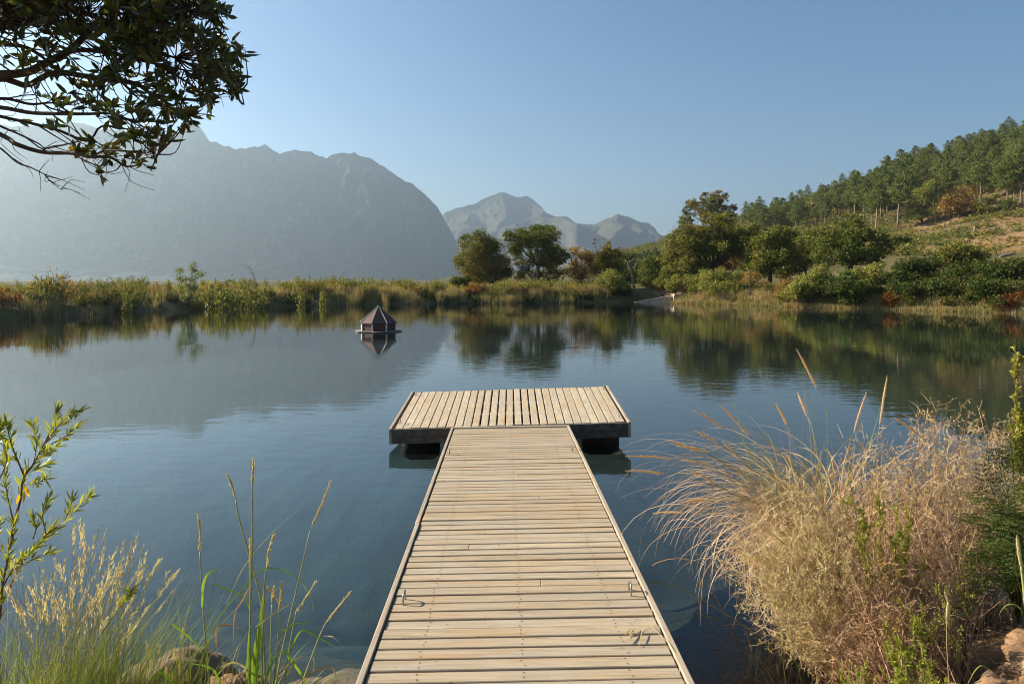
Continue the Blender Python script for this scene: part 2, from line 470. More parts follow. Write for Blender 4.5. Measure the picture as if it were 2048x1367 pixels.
# ------------------------------------------------------------------ pond water
def water_material():
    m, nt, b = nodes('pond_water')
    nt.nodes.remove(b)
    c = coords(nt)
    def sc(v):
        mp = nt.nodes.new('ShaderNodeMapping'); mp.inputs['Scale'].default_value = v
        nt.links.new(c, mp.inputs[0]); return mp.outputs[0]
    a = noise(nt, 1.0, sc((1.5, 4.2, 1)), 3, 0.5, 0.3)
    d = noise(nt, 1.0, sc((7, 17, 1)), 2, 0.5)
    patch = ramp(nt, noise(nt, 1.0, sc((0.035, 0.10, 1)), 3, 0.6), [(0.40, (0.22, 0.22, 0.22)), (0.66, (1, 1, 1))]).outputs[0]
    def mul(x, y):
        k = N(nt, 'Math', operation='MULTIPLY')
        for s, v in ((0, x), (1, y)):
            if hasattr(v, 'links'): nt.links.new(v, k.inputs[s])
            else: k.inputs[s].default_value = v
        return k.outputs[0]
    ad = N(nt, 'Math', operation='ADD')
    nt.links.new(mul(a, 0.0046), ad.inputs[0]); nt.links.new(mul(d, 0.0006), ad.inputs[1])
    h = mul(ad.outputs[0], patch)
    bp = N(nt, 'Bump', i_Strength=1.0, i_Distance=1.0)
    nt.links.new(h, bp.inputs['Height'])
    # Schlick reflectance of water from the angle of incidence
    ge = nt.nodes.new('ShaderNodeNewGeometry')
    dt = N(nt, 'VectorMath', operation='DOT_PRODUCT')
    nt.links.new(ge.outputs['Incoming'], dt.inputs[0]); nt.links.new(bp.outputs[0], dt.inputs[1])
    ab = N(nt, 'Math', operation='ABSOLUTE'); nt.links.new(dt.outputs['Value'], ab.inputs[0])
    su = N(nt, 'Math', operation='SUBTRACT'); su.inputs[0].default_value = 1.0; nt.links.new(ab.outputs[0], su.inputs[1])
    pw = N(nt, 'Math', operation='POWER'); pw.inputs[1].default_value = 5.0; nt.links.new(su.outputs[0], pw.inputs[0])
    fr = N(nt, 'Math', operation='MULTIPLY_ADD'); fr.inputs[1].default_value = 0.98; fr.inputs[2].default_value = 0.02
    nt.links.new(pw.outputs[0], fr.inputs[0])
    gl = N(nt, 'BsdfGlossy', i_Roughness=0.015)
    gl.inputs['Color'].default_value = (0.98, 0.98, 0.98, 1)
    nt.links.new(bp.outputs[0], gl.inputs['Normal'])
    tr = N(nt, 'BsdfTransparent'); tr.inputs[0].default_value = (0.80, 0.90, 0.91, 1)
    mx = nt.nodes.new('ShaderNodeMixShader')
    nt.links.new(fr.outputs[0], mx.inputs[0]); nt.links.new(tr.outputs[0], mx.inputs[1]); nt.links.new(gl.outputs[0], mx.inputs[2])
    nt.links.new(mx.outputs[0], nt.nodes['Material Output'].inputs[0])
    return m
wm = MB()
wm.add([(-45, 0.6, 0), (50, 0.6, 0), (50, 72, 0), (-45, 72, 0)], [[(0, 1, 2, 3)]])
water = wm.build('water', water_material())
tag(water, kind='structure')

# ------------------------------------------------------------------ mountains
def rock_material(name, a, b_, c_, veg, sc):
    m, nt, b = nodes(name)
    c = coords(nt)
    g = nt.nodes.new('ShaderNodeNewGeometry')
    mp = nt.nodes.new('ShaderNodeMapping'); mp.inputs['Scale'].default_value = (1, 1, .35)
    nt.links.new(c, mp.inputs[0])
    n1 = noise(nt, sc, mp.outputs[0], 10, 0.62)
    n2 = noise(nt, sc * 0.25, c, 5, 0.6)
    col = ramp(nt, n1, [(0.3, a), (0.5, b_), (0.7, c_)]).outputs[0]
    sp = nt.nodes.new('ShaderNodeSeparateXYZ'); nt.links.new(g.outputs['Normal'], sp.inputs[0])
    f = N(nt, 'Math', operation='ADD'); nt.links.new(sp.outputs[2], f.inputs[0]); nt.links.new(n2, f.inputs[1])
    col = mixc(nt, ramp(nt, f.outputs[0], [(0.92, (0, 0, 0)), (1.15, (1, 1, 1))]).outputs[0], col, veg)  # scrub on gentler slopes, also standing in for shade on the apron
    nt.links.new(col, b.inputs['Base Color'])
    b.inputs['Roughness'].default_value = 0.95
    b.inputs['Specular IOR Level'].default_value = 0.1
    bump(nt, n1, b, 0.8, 12.0)
    return m

def ridge(name, crest, dist, run_k, fdir, amp, freq, n_u, n_v, mat, seed, cliff=1.6, spur=0.0, spur_f=0.004, crest_rough=.2):
    """a mountain side hung from its crest line: steep rock above, apron below, and a back side"""
    crest = np.array(crest, float)
    u = np.linspace(crest[0, 0], crest[-1, 0], n_u)
    y = np.interp(u, crest[:, 0], crest[:, 1])
    d = np.interp(u, np.array(dist)[:, 0], np.array(dist)[:, 1])
    cx = (u - 1024) * d / F; czz = np.maximum(CAMH + (HZ - y) * d / F, 2)
    fd = np.array(fdir) / np.linalg.norm(fdir)
    v = np.concatenate((np.linspace(-0.55, 0, n_v // 4, endpoint=False), np.linspace(0, 1, n_v) ** 1.15))
    pts = np.zeros((len(v), n_u, 3))
    run = czz * run_k + 30
    for k, t in enumerate(v):
        if t >= 0:
            hgt = (1 - t) ** cliff
            hgt = 0.62 * np.clip(1 - t * 1.55, 0, 1) ** 1.1 + 0.38 * (1 - t) ** 1.25
            pts[k, :, 0] = cx + fd[0] * run * t; pts[k, :, 1] = d + fd[1] * run * t
        else:
            hgt = 1 + t * 1.4
            pts[k, :, 0] = cx + fd[0] * run * t; pts[k, :, 1] = d + fd[1] * run * t
        pts[k, :, 2] = czz * hgt - (4 if t > .95 else 0)
    flat = pts.reshape(-1, 3)
    out = flat.copy()
    tt = np.repeat(v, n_u)
    hh = np.repeat(czz[None], len(v), 0).ravel()
    for i, (p, t, h) in enumerate(zip(flat, tt, hh)):
        q = Vector((p[0] * freq + seed, p[1] * freq, p[2] * freq * .22))
        r = mnoise.ridged_multi_fractal(q, 0.9, 2.1, 7, 1.0, 2.0, noise_basis='PERLIN_ORIGINAL') - 1.0
        w = min(1.0, abs(t) * 7) * (1 if t < .85 else max(0, (1 - t) / .15)) * min(1, h / 120)
        a = amp * w
        if spur:
            s = mnoise.fractal(Vector(((p[0] + p[1] * .35) * spur_f, seed, p[1] * spur_f * .3)), 1.0, 2.0, 3)
            out[i, 1] -= spur * s * w * (1 if t > 0 else 0)
        out[i, 1] -= a * r
        out[i, 0] += a * .45 * r
        out[i, 2] += a * .25 * r + max(0, 1 - abs(t) * 14) * min(1, h / 120) * amp * crest_rough * mnoise.fractal(Vector((p[0] * freq * 5, seed, p[1] * freq * 5)), .9, 2.1, 4)
    m = MB()
    nv = len(v)
    k = np.arange(nv - 1)[:, None] * n_u + np.arange(n_u - 1)[None]
    m.add(out, [np.stack((k, k + n_u, k + n_u + 1, k + 1), -1).reshape(-1, 4)])
    o = m.build(name, mat, smooth=True)
    return tag(o, kind='structure')

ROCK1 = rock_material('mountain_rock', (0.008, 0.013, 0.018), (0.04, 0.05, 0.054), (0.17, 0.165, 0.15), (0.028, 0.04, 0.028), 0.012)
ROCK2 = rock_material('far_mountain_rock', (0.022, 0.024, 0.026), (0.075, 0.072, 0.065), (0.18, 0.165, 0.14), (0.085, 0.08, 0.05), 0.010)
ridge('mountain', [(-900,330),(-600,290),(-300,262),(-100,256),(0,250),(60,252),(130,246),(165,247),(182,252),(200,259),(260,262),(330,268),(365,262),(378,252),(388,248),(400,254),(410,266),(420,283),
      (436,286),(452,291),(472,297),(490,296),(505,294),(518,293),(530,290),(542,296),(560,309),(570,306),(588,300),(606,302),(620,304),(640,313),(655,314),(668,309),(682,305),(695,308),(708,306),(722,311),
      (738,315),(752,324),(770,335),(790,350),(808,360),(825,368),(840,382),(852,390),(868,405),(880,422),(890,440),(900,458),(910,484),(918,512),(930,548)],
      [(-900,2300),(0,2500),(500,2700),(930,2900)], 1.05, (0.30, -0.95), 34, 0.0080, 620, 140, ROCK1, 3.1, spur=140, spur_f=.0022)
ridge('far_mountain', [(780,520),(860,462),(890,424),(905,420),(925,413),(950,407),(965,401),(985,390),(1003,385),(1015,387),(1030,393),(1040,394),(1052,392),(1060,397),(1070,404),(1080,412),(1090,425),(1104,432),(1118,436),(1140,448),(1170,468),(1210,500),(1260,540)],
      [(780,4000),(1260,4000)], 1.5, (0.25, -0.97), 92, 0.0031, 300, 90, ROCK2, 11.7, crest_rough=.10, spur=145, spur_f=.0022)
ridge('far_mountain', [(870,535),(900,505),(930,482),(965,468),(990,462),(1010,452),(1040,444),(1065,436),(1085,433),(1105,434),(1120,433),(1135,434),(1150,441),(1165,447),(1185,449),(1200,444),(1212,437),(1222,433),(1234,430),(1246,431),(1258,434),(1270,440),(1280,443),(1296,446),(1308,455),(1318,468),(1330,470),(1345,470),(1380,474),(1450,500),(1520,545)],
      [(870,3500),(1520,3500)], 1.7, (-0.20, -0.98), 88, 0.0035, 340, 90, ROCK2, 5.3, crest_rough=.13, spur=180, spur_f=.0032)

# ------------------------------------------------------------------ jetty, floating platform, duck house
DECK = wood('weathered_deck', 'x', [(0.385,0.29,0.18), (0.46,0.365,0.24), (0.41,0.32,0.205), (0.49,0.40,0.275), (0.43,0.345,0.235)])
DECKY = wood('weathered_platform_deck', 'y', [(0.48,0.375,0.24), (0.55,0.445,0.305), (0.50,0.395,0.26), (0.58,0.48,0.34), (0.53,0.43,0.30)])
EDGE = wood('edge_board_wood', 'y', [(0.38,0.30,0.215), (0.45,0.365,0.265)])
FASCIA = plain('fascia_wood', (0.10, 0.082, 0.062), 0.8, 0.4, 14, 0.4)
DARKWOOD = plain('dark_wet_timber', (0.035, 0.03, 0.022), 0.8, 0.4, 12, 0.3)
STEEL = plain('galvanised_steel', (0.34, 0.33, 0.31), 0.42, 0.2, 60, 0.1, metal=0.9)

def slab(mb, x0, x1, y0, y1, z0, z1, R, o, ch=0.003):
    """board with eased top edges; corners (x0..x1, y0..y1, z0..z1) turned by R about o"""
    v = np.array([(x0,y0,z0),(x1,y0,z0),(x1,y1,z0),(x0,y1,z0),(x0,y0,z1-ch),(x1,y0,z1-ch),(x1,y1,z1-ch),(x0,y1,z1-ch),
                  (x0+ch,y0+ch,z1),(x1-ch,y0+ch,z1),(x1-ch,y1-ch,z1),(x0+ch,y1-ch,z1)])
    v = v @ R.T + o
    mb.add(v, [[(3,2,1,0),(0,1,5,4),(1,2,6,5),(2,3,7,6),(3,0,4,7),(4,5,9,8),(5,6,10,9),(6,7,11,10),(7,4,8,11),(8,9,10,11)]])

def staple(name, parent, o, R, h=0.055, w=0.07, r=0.0045):
    """U-shaped mooring staple standing on the deck, both feet along the jetty"""
    p = np.array([(0,-w/2,-.02),(0,-w/2,h*.6),(0.001,-w*.36,h*.92),(0.002,0,h),(0.001,w*.36,h*.92),(0,w/2,h*.6),(0,w/2,-.02)])
    mb = MB(); tube(mb, smooth_path(p, 18) @ R.T + o, r, 7)
    return mb.build(name, STEEL, parent, smooth=True)

SCREW = plain('rusty_screw', (0.09, 0.06, 0.045), 0.6, 0.3, 50, 0.0)
def make_jetty():
    rng = np.random.default_rng(11)
    root = empty('jetty', (0.05, 2.97, 0.35), 'long weathered wooden jetty of cross planks running out over the pond', 'jetty')
    slope = math.atan2(-0.075, 5.63); yaw = math.atan2(0.068, 5.63); roll = math.radians(-0.75)
    R = rot('z', yaw) @ rot('x', slope) @ rot('y', roll)
    O = np.zeros(3)
    mb = MB(); y = -1.6; pitch = 0.0955; W = 0.655; k = 0
    END = 5.50
    while y < END - 0.03:
        gap = 0.0125 + rng.uniform(-.003, .004)
        a = rng.normal(0, .0016); w = min(pitch - gap, END - y)
        zz = rng.normal(0, .0016)
        r2 = rot('z', a)
        cuts = [(-W, W)]
        if k in (12, 27, 33, 44, 51): 
            c = [-.24, .12, -.3, .2, .05][[12, 27, 33, 44, 51].index(k)]
            cuts = [(-W, c - .001), (c + .001, W)]
        if k in (31, 36): a += .006; r2 = rot('z', a); w -= .008
        for x0, x1 in cuts:
            v0 = np.array((0, y + w / 2, 0))
            m2 = MB(); slab(m2, x0, x1, -w/2, w/2, -.028, 0, np.eye(3), np.zeros(3))
            v = m2.v[0].copy()
            v[:, 2] += np.where(v[:, 2] > -.02, 0, 0)
            cup = rng.normal(0, .0012)
            v = v @ r2.T + v0 + (0, 0, zz)
            v[:, 2] += cup * (v[:, 0] / W)
            mb.add(v @ R.T + O, [m2.f[0]])
        for bx in (-.45, 0, .45):
            for by in (.25, .75):
                q = np.array((bx + rng.normal(0, .006), y + w * by + rng.normal(0, .003), zz + .0012)) ; rr = .0042
                g6 = np.arange(6) * 1.047
                mb.add(np.stack((q[0] + rr * np.cos(g6), q[1] + rr * np.sin(g6), np.full(6, q[2] + .0006)), 1) @ R.T + O, [[(0, 1, 2, 3)], [(0, 3, 4, 5)]], 1)
        y += pitch; k += 1
    mb.build('deck', [DECK, SCREW], root)
    e = MB(); slab(e, -W - .012, W + .012, END + .004, END + .062, -.02, .012, R, O); e.build('end_board', DECK, root)
    for sx in (-1, 1):
        e = MB()
        segs = [(-1.6, 2.05, .0), (2.052, END + .06, -.006)] if sx < 0 else [(-1.6, 2.9, .0), (2.902, END + .06, .002)]
        for a, b, off in segs:
            x0 = sx * (W + .008 - (off if sx < 0 else 0)); x1 = x0 + sx * .028
            slab(e, min(x0, x1), max(x0, x1), a, b, -.15, .010 + off * .6, R, O)
        e.build('edge_board', EDGE, root)
    b = MB()
    for x in (-.45, 0, .45):
        slab(b, x - .03, x + .03, -1.6, END, -.17, -.032, R, O)
    b.build('bearer', DARKWOOD, root)
    for yy in (0.3, 2.8, 5.2):
        for x in (-.55, .55):
            p = np.array((x, yy, -.1)) @ R.T
            m = MB(); tube(m, [p, p - (0, 0, 1.9)], .055, 10); m.build('post', DARKWOOD, root, smooth=True)
    for x, yy in ((-.60, .80), (.585, .86), (-.615, 4.16), (.60, 4.24)):
        staple('mooring_staple', root, np.array((x, yy, 0)) @ R.T, R)
    return root, R
jetty, JR = make_jetty()

def make_platform():
    rng = np.random.default_rng(5)
    fl, fr = np.array((-1.433, 8.62, .234)), np.array((1.379, 8.62, .318))
    c = (fl + fr) / 2
    root = empty('floating_platform', c, 'square floating wooden platform tilted at the far end of the jetty', 'platform')
    R = rot('y', -math.atan2(.084, 2.812)) @ rot('x', math.radians(4.0))
    W = 1.406; D = 1.93; O = np.zeros(3)
    mb = MB(); n = 27; pitch = (2 * W - .06) / n
    for k in range(n):
        x = -W + .03 + k * pitch
        g = .011 + (.010 if 8 < k < 18 else 0) + rng.uniform(-.003, .003)
        dy = rng.normal(0, .006); zz = rng.normal(0, .002)
        a = rng.normal(0, .0012)
        m2 = MB(); slab(m2, -(pitch - g) / 2, (pitch - g) / 2, -D / 2, D / 2, -.026, 0, np.eye(3), np.zeros(3))
        v = m2.v[0] @ rot('z', a).T + (x + pitch / 2, D / 2 + dy + .012, zz)
        mb.add(v @ R.T + O, [m2.f[0]])
    mb.build('deck', DECKY, root)
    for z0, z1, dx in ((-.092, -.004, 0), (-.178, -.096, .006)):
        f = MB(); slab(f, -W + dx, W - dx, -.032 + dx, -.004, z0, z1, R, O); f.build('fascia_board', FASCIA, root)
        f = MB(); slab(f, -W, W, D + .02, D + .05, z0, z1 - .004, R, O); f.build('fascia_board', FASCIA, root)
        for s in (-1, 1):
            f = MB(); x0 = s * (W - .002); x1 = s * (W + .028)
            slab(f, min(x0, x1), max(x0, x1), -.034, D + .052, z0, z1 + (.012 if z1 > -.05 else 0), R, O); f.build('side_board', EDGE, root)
    b = MB()
    for yy in (.1, .62, 1.2, 1.8):
        slab(b, -W + .02, W - .02, yy - .04, yy + .04, -.14, -.03, R, O)
    b.build('bearer', DARKWOOD, root)
    for x in (-1.12, 1.12):
        for yy in (.45, 1.45):
            ang = np.linspace(0, 1, 8)
            p0 = np.array((x - .22, yy, -.32)) @ R.T; p1 = np.array((x + .22, yy, -.32)) @ R.T
            m = MB(); tube(m, np.linspace(p0, p1, 6), [.16, .2, .2, .2, .2, .16], 16); m.build('float_drum', DARKWOOD, root, smooth=True)
    for x in (-W + .07, W - .07):
        for yy in (.22, 1.7):
            staple('mooring_staple', root, np.array((x, yy, 0)) @ R.T, R)
    return root
platform = make_platform()

def make_duckhouse():
    d = 2900 / 102.5
    p = P(757, 662, d); p[2] = 0
    root = empty('duck_house', p, 'octagonal floating duck house with pointed dark red roof and white corner posts', 'duck house')
    red = plain('dark_red_board', (0.06, 0.016, 0.012), 0.55, 0.3, 20, 0.25)
    roofm = plain('brown_roof_sheet', (0.095, 0.038, 0.03), 0.55, 0.25, 14, 0.2)
    white = plain('cream_paint', (0.66, 0.60, 0.50), 0.6, 0.12, 30, 0.1)
    green = plain('verdigris_flashing', (0.16, 0.22, 0.20), 0.5, 0.2, 25, 0.1)
    grey = plain('grey_raft_board', (0.22, 0.21, 0.19), 0.7, 0.2, 20, 0.2)
    R0 = .685; a0 = math.radians(9)
    ang = [a0 + k * math.pi / 4 for k in range(8)]
    V = lambda r, a, z: np.array((r * math.cos(a), -r * math.sin(a), z))
    zb, zt, za = .046, .355, 1.0
    rf = MB()
    for k in range(8):                                            # raft
        pass
    nr = 8
    ra = np.arange(nr) * 2 * math.pi / nr
    rad = .93
    top = np.stack((rad * np.cos(ra), rad * np.sin(ra), np.full(nr, .045)), 1); bot = top - (0, 0, .028)
    rf.add(np.concatenate((bot, top, [(0, 0, .045), (0, 0, .017)])), [[(i, (i + 1) % nr, nr + (i + 1) % nr, nr + i) for i in range(nr)],
           [(nr + i, nr + (i + 1) % nr, 2 * nr) for i in range(nr)] + [((i + 1) % nr, i, 2 * nr + 1) for i in range(nr)]])
    rf.build('raft', grey, root)
    fl = MB(); tube(fl, [(0, 0, -.25), (0, 0, .016)], .6, 20); fl.build('float_drum', DARKWOOD, root, smooth=True)
    for k in range(8):
        a, b = ang[k], ang[(k + 1) % 8]
        w = MB()
        p0, p1 = V(R0, a, zb), V(R0, b, zb); q0, q1 = V(R0, a, zt), V(R0, b, zt)
        inn = .93
        if k == 3:                                               # entrance side; its sunlit brightness is put into the cream colour
            e = lambda s, z: p0 * (1 - s) + p1 * s + (0, 0, z)
            for s0, s1, z0, z1 in ((.04, .34, 0, zt - zb), (.62, .96, 0, zt - zb), (.34, .62, .215, zt - zb)):
                quad = np.array([e(s0, z0), e(s1, z0), e(s1, z1), e(s0, z1)])
                w.add(np.concatenate((quad, quad * (inn, inn, 1))), [[(0,1,2,3),(7,6,5,4),(0,4,5,1),(1,5,6,2),(2,6,7,3),(3,7,4,0)]])
            w.build('entrance_wall', white, root)
        else:
            quad = np.array([p0, p1, q1, q0])
            w.add(np.concatenate((quad, quad * (inn, inn, 1))), [[(0,1,2,3),(7,6,5,4),(0,4,5,1),(1,5,6,2),(2,6,7,3),(3,7,4,0)]])
            w.build('wall', red, root)
        po = MB(); c = V(R0 + .006, a, (zb + zt) / 2); box(po, c, (.045, .05, zt - zb), 0, rot('z', -a)); po.build('corner_post', white, root)
    ro = MB(); re = .755
    apex = (0, 0, za)
    for k in range(8):
        a, b = ang[k], ang[(k + 1) % 8]
        t = np.array([V(re, a, zt), V(re, b, zt), apex, V(re, a, zt - .018), V(re, b, zt - .018)])
        ro.add(t, [[(0, 1, 2)], [(0, 3, 4, 1)]])
        ro.add(np.array([V(re, a, zt - .018), V(re, b, zt - .018), (0, 0, zt - .018)]), [[(0, 2, 1)]])
    roof = ro.build('roof', roofm, root)
    for k in range(8):
        h = MB(); a = V(re + .004, ang[k], zt + .004); tube(h, [a, (0, 0, za + .006)], [.014, .012], 5); h.build('hip_flashing', green, roof)
    c = MB(); tube(c, [(0, 0, za - .07), (0, 0, za + .012), (0, 0, za + .02)], [.085, .012, .002], 8); c.build('finial_cap', green, roof)
    return root
make_duckhouse()

# concrete spillway at the outlet of the pond
CONC = plain('weathered_concrete', (0.46, 0.36, 0.28), 0.9, 0.25, 3, 0.4, bdist=.02)
def make_spillway():
    d = 65.5
    a = P(1270, 605, d); b = P(1341, 605, d)
    x0, x1 = a[0], b[0]
    root = empty('spillway', ((x0 + x1) / 2, d, 0), 'low sloping pinkish concrete spillway at the outlet of the pond', 'spillway')
    m = MB(); h = .62; L = x1 - x0
    v = np.array([(-L/2,-.15,-.4),(L/2,-.15,-.4),(L/2,-.15,h),(-L/2,-.15,.03),(-L/2,.6,-.4),(L/2,.6,-.4),(L/2,.6,h),(-L/2,.6,.03)])
    m.add(v, [[(0,1,2,3),(5,4,7,6),(3,2,6,7),(1,5,6,2),(4,0,3,7)]])
    m.build('ramp', CONC, root)
    m = MB(); slab(m, L/2 + .18, L/2 + 1.35, -.9, .8, -.5, .78, np.eye(3), np.zeros(3), .04); m.build('wing_wall', CONC, root)
make_spillway()

# ------------------------------------------------------------------ trees made of lobes of leaf clumps
BARK = plain('grey_brown_bark', (0.075, 0.058, 0.042), 0.9, 0.4, 9, 0.6, bdist=.03)
PBARK = plain('pine_bark', (0.20, 0.145, 0.105), 0.9, 0.35, 6, 0.6, bdist=.03)
DEADW = plain('bleached_dead_wood', (0.27, 0.20, 0.15), 0.85, 0.3, 6, 0.4)
LEAF = {
 'autumn': leafy('autumn_leaves', [(0.10,0.10,0.02), (0.17,0.145,0.03), (0.26,0.18,0.042), (0.14,0.14,0.03)], .3, patch=[(0.08,0.105,0.02), (0.14,0.15,0.03)], pscale=.35),
 'green': leafy('green_leaves', [(0.06,0.092,0.017), (0.10,0.135,0.024), (0.155,0.175,0.035)], .27, patch=[(0.09,0.105,0.02), (0.18,0.16,0.036)], pscale=.4),
 'oak': leafy('oak_leaves', [(0.09,0.115,0.022), (0.145,0.165,0.03), (0.21,0.20,0.045)], .27, patch=[(0.13,0.125,0.026), (0.24,0.19,0.05)], pscale=.33),
 'olive': leafy('olive_leaves', [(0.166,0.179,0.037), (0.256,0.254,0.057), (0.334,0.301,0.079)], .27, patch=[(0.118,0.142,0.025), (0.197,0.206,0.043)], pscale=.5),
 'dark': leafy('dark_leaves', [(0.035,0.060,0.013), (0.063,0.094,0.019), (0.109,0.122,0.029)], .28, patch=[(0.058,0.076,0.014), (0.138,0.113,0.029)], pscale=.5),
 'bright': leafy('bright_leaves', [(0.10,0.15,0.035), (0.16,0.20,0.055)], .35),
 'gum': leafy('gum_leaves', [(0.06,0.085,0.035), (0.10,0.115,0.042), (0.15,0.14,0.045)], .3, patch=[(0.16,0.125,0.04), (0.24,0.165,0.055)], pscale=.28),
 'yellow': leafy('yellow_leaves', [(0.256,0.216,0.034), (0.393,0.301,0.051)], .4),
 'rust': leafy('rust_leaves', [(0.184,0.066,0.018), (0.283,0.106,0.029), (0.133,0.071,0.021)], .35),
 'brown': leafy('brown_leaves', [(0.256,0.155,0.046), (0.373,0.235,0.075), (0.197,0.160,0.046)], .35),
 'pine': leafy('pine_needles', [(0.07,0.105,0.02), (0.115,0.155,0.032), (0.18,0.20,0.045)], .22, rough=.6, patch=[(0.092,0.103,0.023), (0.141,0.141,0.036)], pscale=.25),
 'farpine': leafy('distant_pine_needles', [(0.058,0.090,0.029), (0.098,0.132,0.040)], .2),
 'hillbush': leafy('hill_bush_leaves', [(0.10,0.115,0.025), (0.16,0.165,0.038), (0.22,0.20,0.055)], .25, patch=[(0.075,0.10,0.02), (0.13,0.145,0.03)], pscale=.06),
 'pale': leafy('pale_leaves', [(0.19,0.23,0.09), (0.27,0.31,0.13)], .35),
 'scrub': leafy('hill_scrub_leaves', [(0.19,0.18,0.045), (0.27,0.24,0.07), (0.13,0.135,0.035)], .3, rough=.8, patch=[(0.28,0.20,0.085), (0.20,0.16,0.06)], pscale=.05),
}

def lobe_leaves(mb, C, Rr, rng, leaf, dens=1.0, flat=.8):
    """leaf clumps on and in ellipsoid lobes"""
    pos = []
    for c, r in zip(C, Rr):
        tot = .8 * dens * 12.6 * r * r / (leaf * leaf * .75)
        k = max(8, int(20 * (r / .8) ** .5))
        n = max(5, int(tot / k))
        dd = unit(rng.normal(size=(n, 3)) + (0, 0, .2))
        cc = c + dd * r * rng.uniform(.5, 1.05, (n, 1)) * (1, 1, flat)
        cl = r * rng.uniform(.12, .30, (n, 1, 1))
        q = cc[:, None] + rng.normal(size=(n, k, 3)) * cl * (1, 1, .7)
        pos.append(q.reshape(-1, 3))
    pos = np.concatenate(pos)
    L = leaf * rng.uniform(.7, 1.5, len(pos))
    quads(mb, pos, L, L * rng.uniform(.55, .9, len(pos)), rng, .35)
    return len(pos)

def px_tree(name, label, cat, base, lobes, d, leafm, leaf=.17, trunk_r=.16, dens=1.0, org=(0, 0), s=1.0, depth=1.0, seed=1, group=None, twigs=2, bark=None, extra=1, fork=.3):
    """tree or bush from the lobes of its outline; lobes get real depth round the trunk"""
    rng = np.random.default_rng(seed)
    leaf *= .84
    L = np.array(lobes, float)
    px, py, pr = org[0] + L[:, 0] / s, org[1] + L[:, 1] / s, L[:, 2] / s
    if base is None:
        bx, by = float(np.mean(px)), float(np.max(py + pr * .6))
    else:
        bx, by = org[0] + base[0] / s, org[1] + base[1] / s
    X = (bx - 1024) * d / F
    b = np.array((X, d, gz1(X, d)))
    halfw = (px + pr).max() - (px - pr).min()
    C, Rr = [], []
    for x, y, r in zip(px, py, pr):
        for e in range(1 + extra):
            dy = rng.normal(0, .17) * halfw * d / F * depth
            dy = np.clip(dy, -.3 * halfw * d / F, .3 * halfw * d / F)
            q = P(x, y, d); q[1] += dy
            if e: q[0] += rng.normal(0, .25) * r * d / F; q[2] -= abs(rng.normal(0, .25)) * r * d / F
            C.append(q - b); Rr.append(1.1 * r * d / F * (1 if e == 0 else .85))
    C = np.array(C); Rr = np.array(Rr)
    root = empty(name, b, label, cat, group)
    top = C[:, 2].max()
    t = MB()
    fk = np.array((C[:, 0].mean() * .25, 0, max(.25, top * fork)))
    tube(t, smooth_path([(0, 0, -.4), fk * (.4, 1, .5) + rng.normal(0, .05, 3), fk], 7), [trunk_r * 1.35, trunk_r, trunk_r * .8], 8)
    for c, r in zip(C, Rr):
        mid = fk * .45 + c * .55 + rng.normal(0, .12, 3) * r; mid[2] -= .15 * r
        rad = min(trunk_r * .45, .02 + .025 * r)
        tube(t, smooth_path([fk, mid, c], 7), [rad * 1.5, rad, rad * .35], 5)
        for k in range(twigs):
            e = c + rdir(rng, 1)[0] * r * .9
            tube(t, smooth_path([mid * .3 + c * .7, c * .5 + e * .5 + rng.normal(0, .06, 3), e], 5), [rad * .5, rad * .15], 3)
    t.build('trunk', bark or BARK, root, smooth=True)
    m = MB(); lobe_leaves(m, C, Rr, rng, leaf, dens)
    m.build('crown', LEAF[leafm] if isinstance(leafm, str) else leafm, root)
    return root

Z3 = dict(org=(860, 360), s=3.938)
Z21 = dict(org=(1300, 370), s=5.12)
ZW = dict(org=(0, 0), s=1.0)
Z23 = dict(org=(1650, 420), s=5.146)
G1 = 'trees beyond the far shore'
px_tree('broadleaf_tree', 'bushy autumn-brown tree nearest the big mountain, left end of the far trees', 'tree', (430, 830),
    [(290,470,55),(400,440,55),(430,520,85),(330,560,90),(250,610,60),(500,520,65),(440,640,110),(330,690,95),(550,650,85),(520,740,90),(300,750,60),(400,760,90),(600,720,55),(230,640,40)], 76, 'autumn', .17, .15, 1.35, seed=21, group=G1, **Z3)
px_tree('broadleaf_tree', 'tall round dark green tree with visible trunk, second from left on the far shore', 'tree', (850, 800),
    [(640,450,55),(720,415,55),(850,395,60),(930,380,45),(950,460,80),(840,480,95),(720,500,75),(650,540,65),(1000,560,80),(1050,600,50),(930,600,95),(820,590,65),(1040,640,40),(690,580,40)], 72, 'green', .18, .22, 1.3, seed=22, group=G1, fork=.42, **Z3)
px_tree('broadleaf_tree', 'low sparse olive-brown tree under the tall round green tree', 'tree', (840, 830),
    [(760,690,60),(700,640,45),(960,700,65),(1030,740,50),(860,760,60),(720,760,50),(940,780,50)], 74, 'autumn', .15, .08, .9, seed=23, group=G1, **Z3)
px_tree('broadleaf_tree', 'thin brown tree with bare crooked twigs right of the tall green tree', 'tree', (1190, 830),
    [(1150,560,45),(1230,600,60),(1150,650,50),(1250,690,75),(1190,750,75),(1120,720,45),(1270,600,45),(1180,600,40)], 74, 'brown', .14, .1, .8, seed=24, group=G1, twigs=7, **Z3)
px_tree('broadleaf_tree', 'rusty olive tree in front of the two bare snags', 'tree', (1400, 830),
    [(1400,530,40),(1460,580,45),(1380,600,65),(1440,660,80),(1350,700,75),(1340,620,50),(1480,700,50),(1400,560,40)], 72, 'autumn', .15, .12, 1.15, seed=25, group=G1, **Z3)
px_tree('bush', 'yellow-green rounded bush at the foot of the rusty olive tree', 'bush', (1400, 850),
    [(1400,780,70),(1335,800,50),(1480,780,60),(1440,740,50),(1530,830,45)], 67, 'olive', .14, .05, 1.2, seed=26, **Z3)
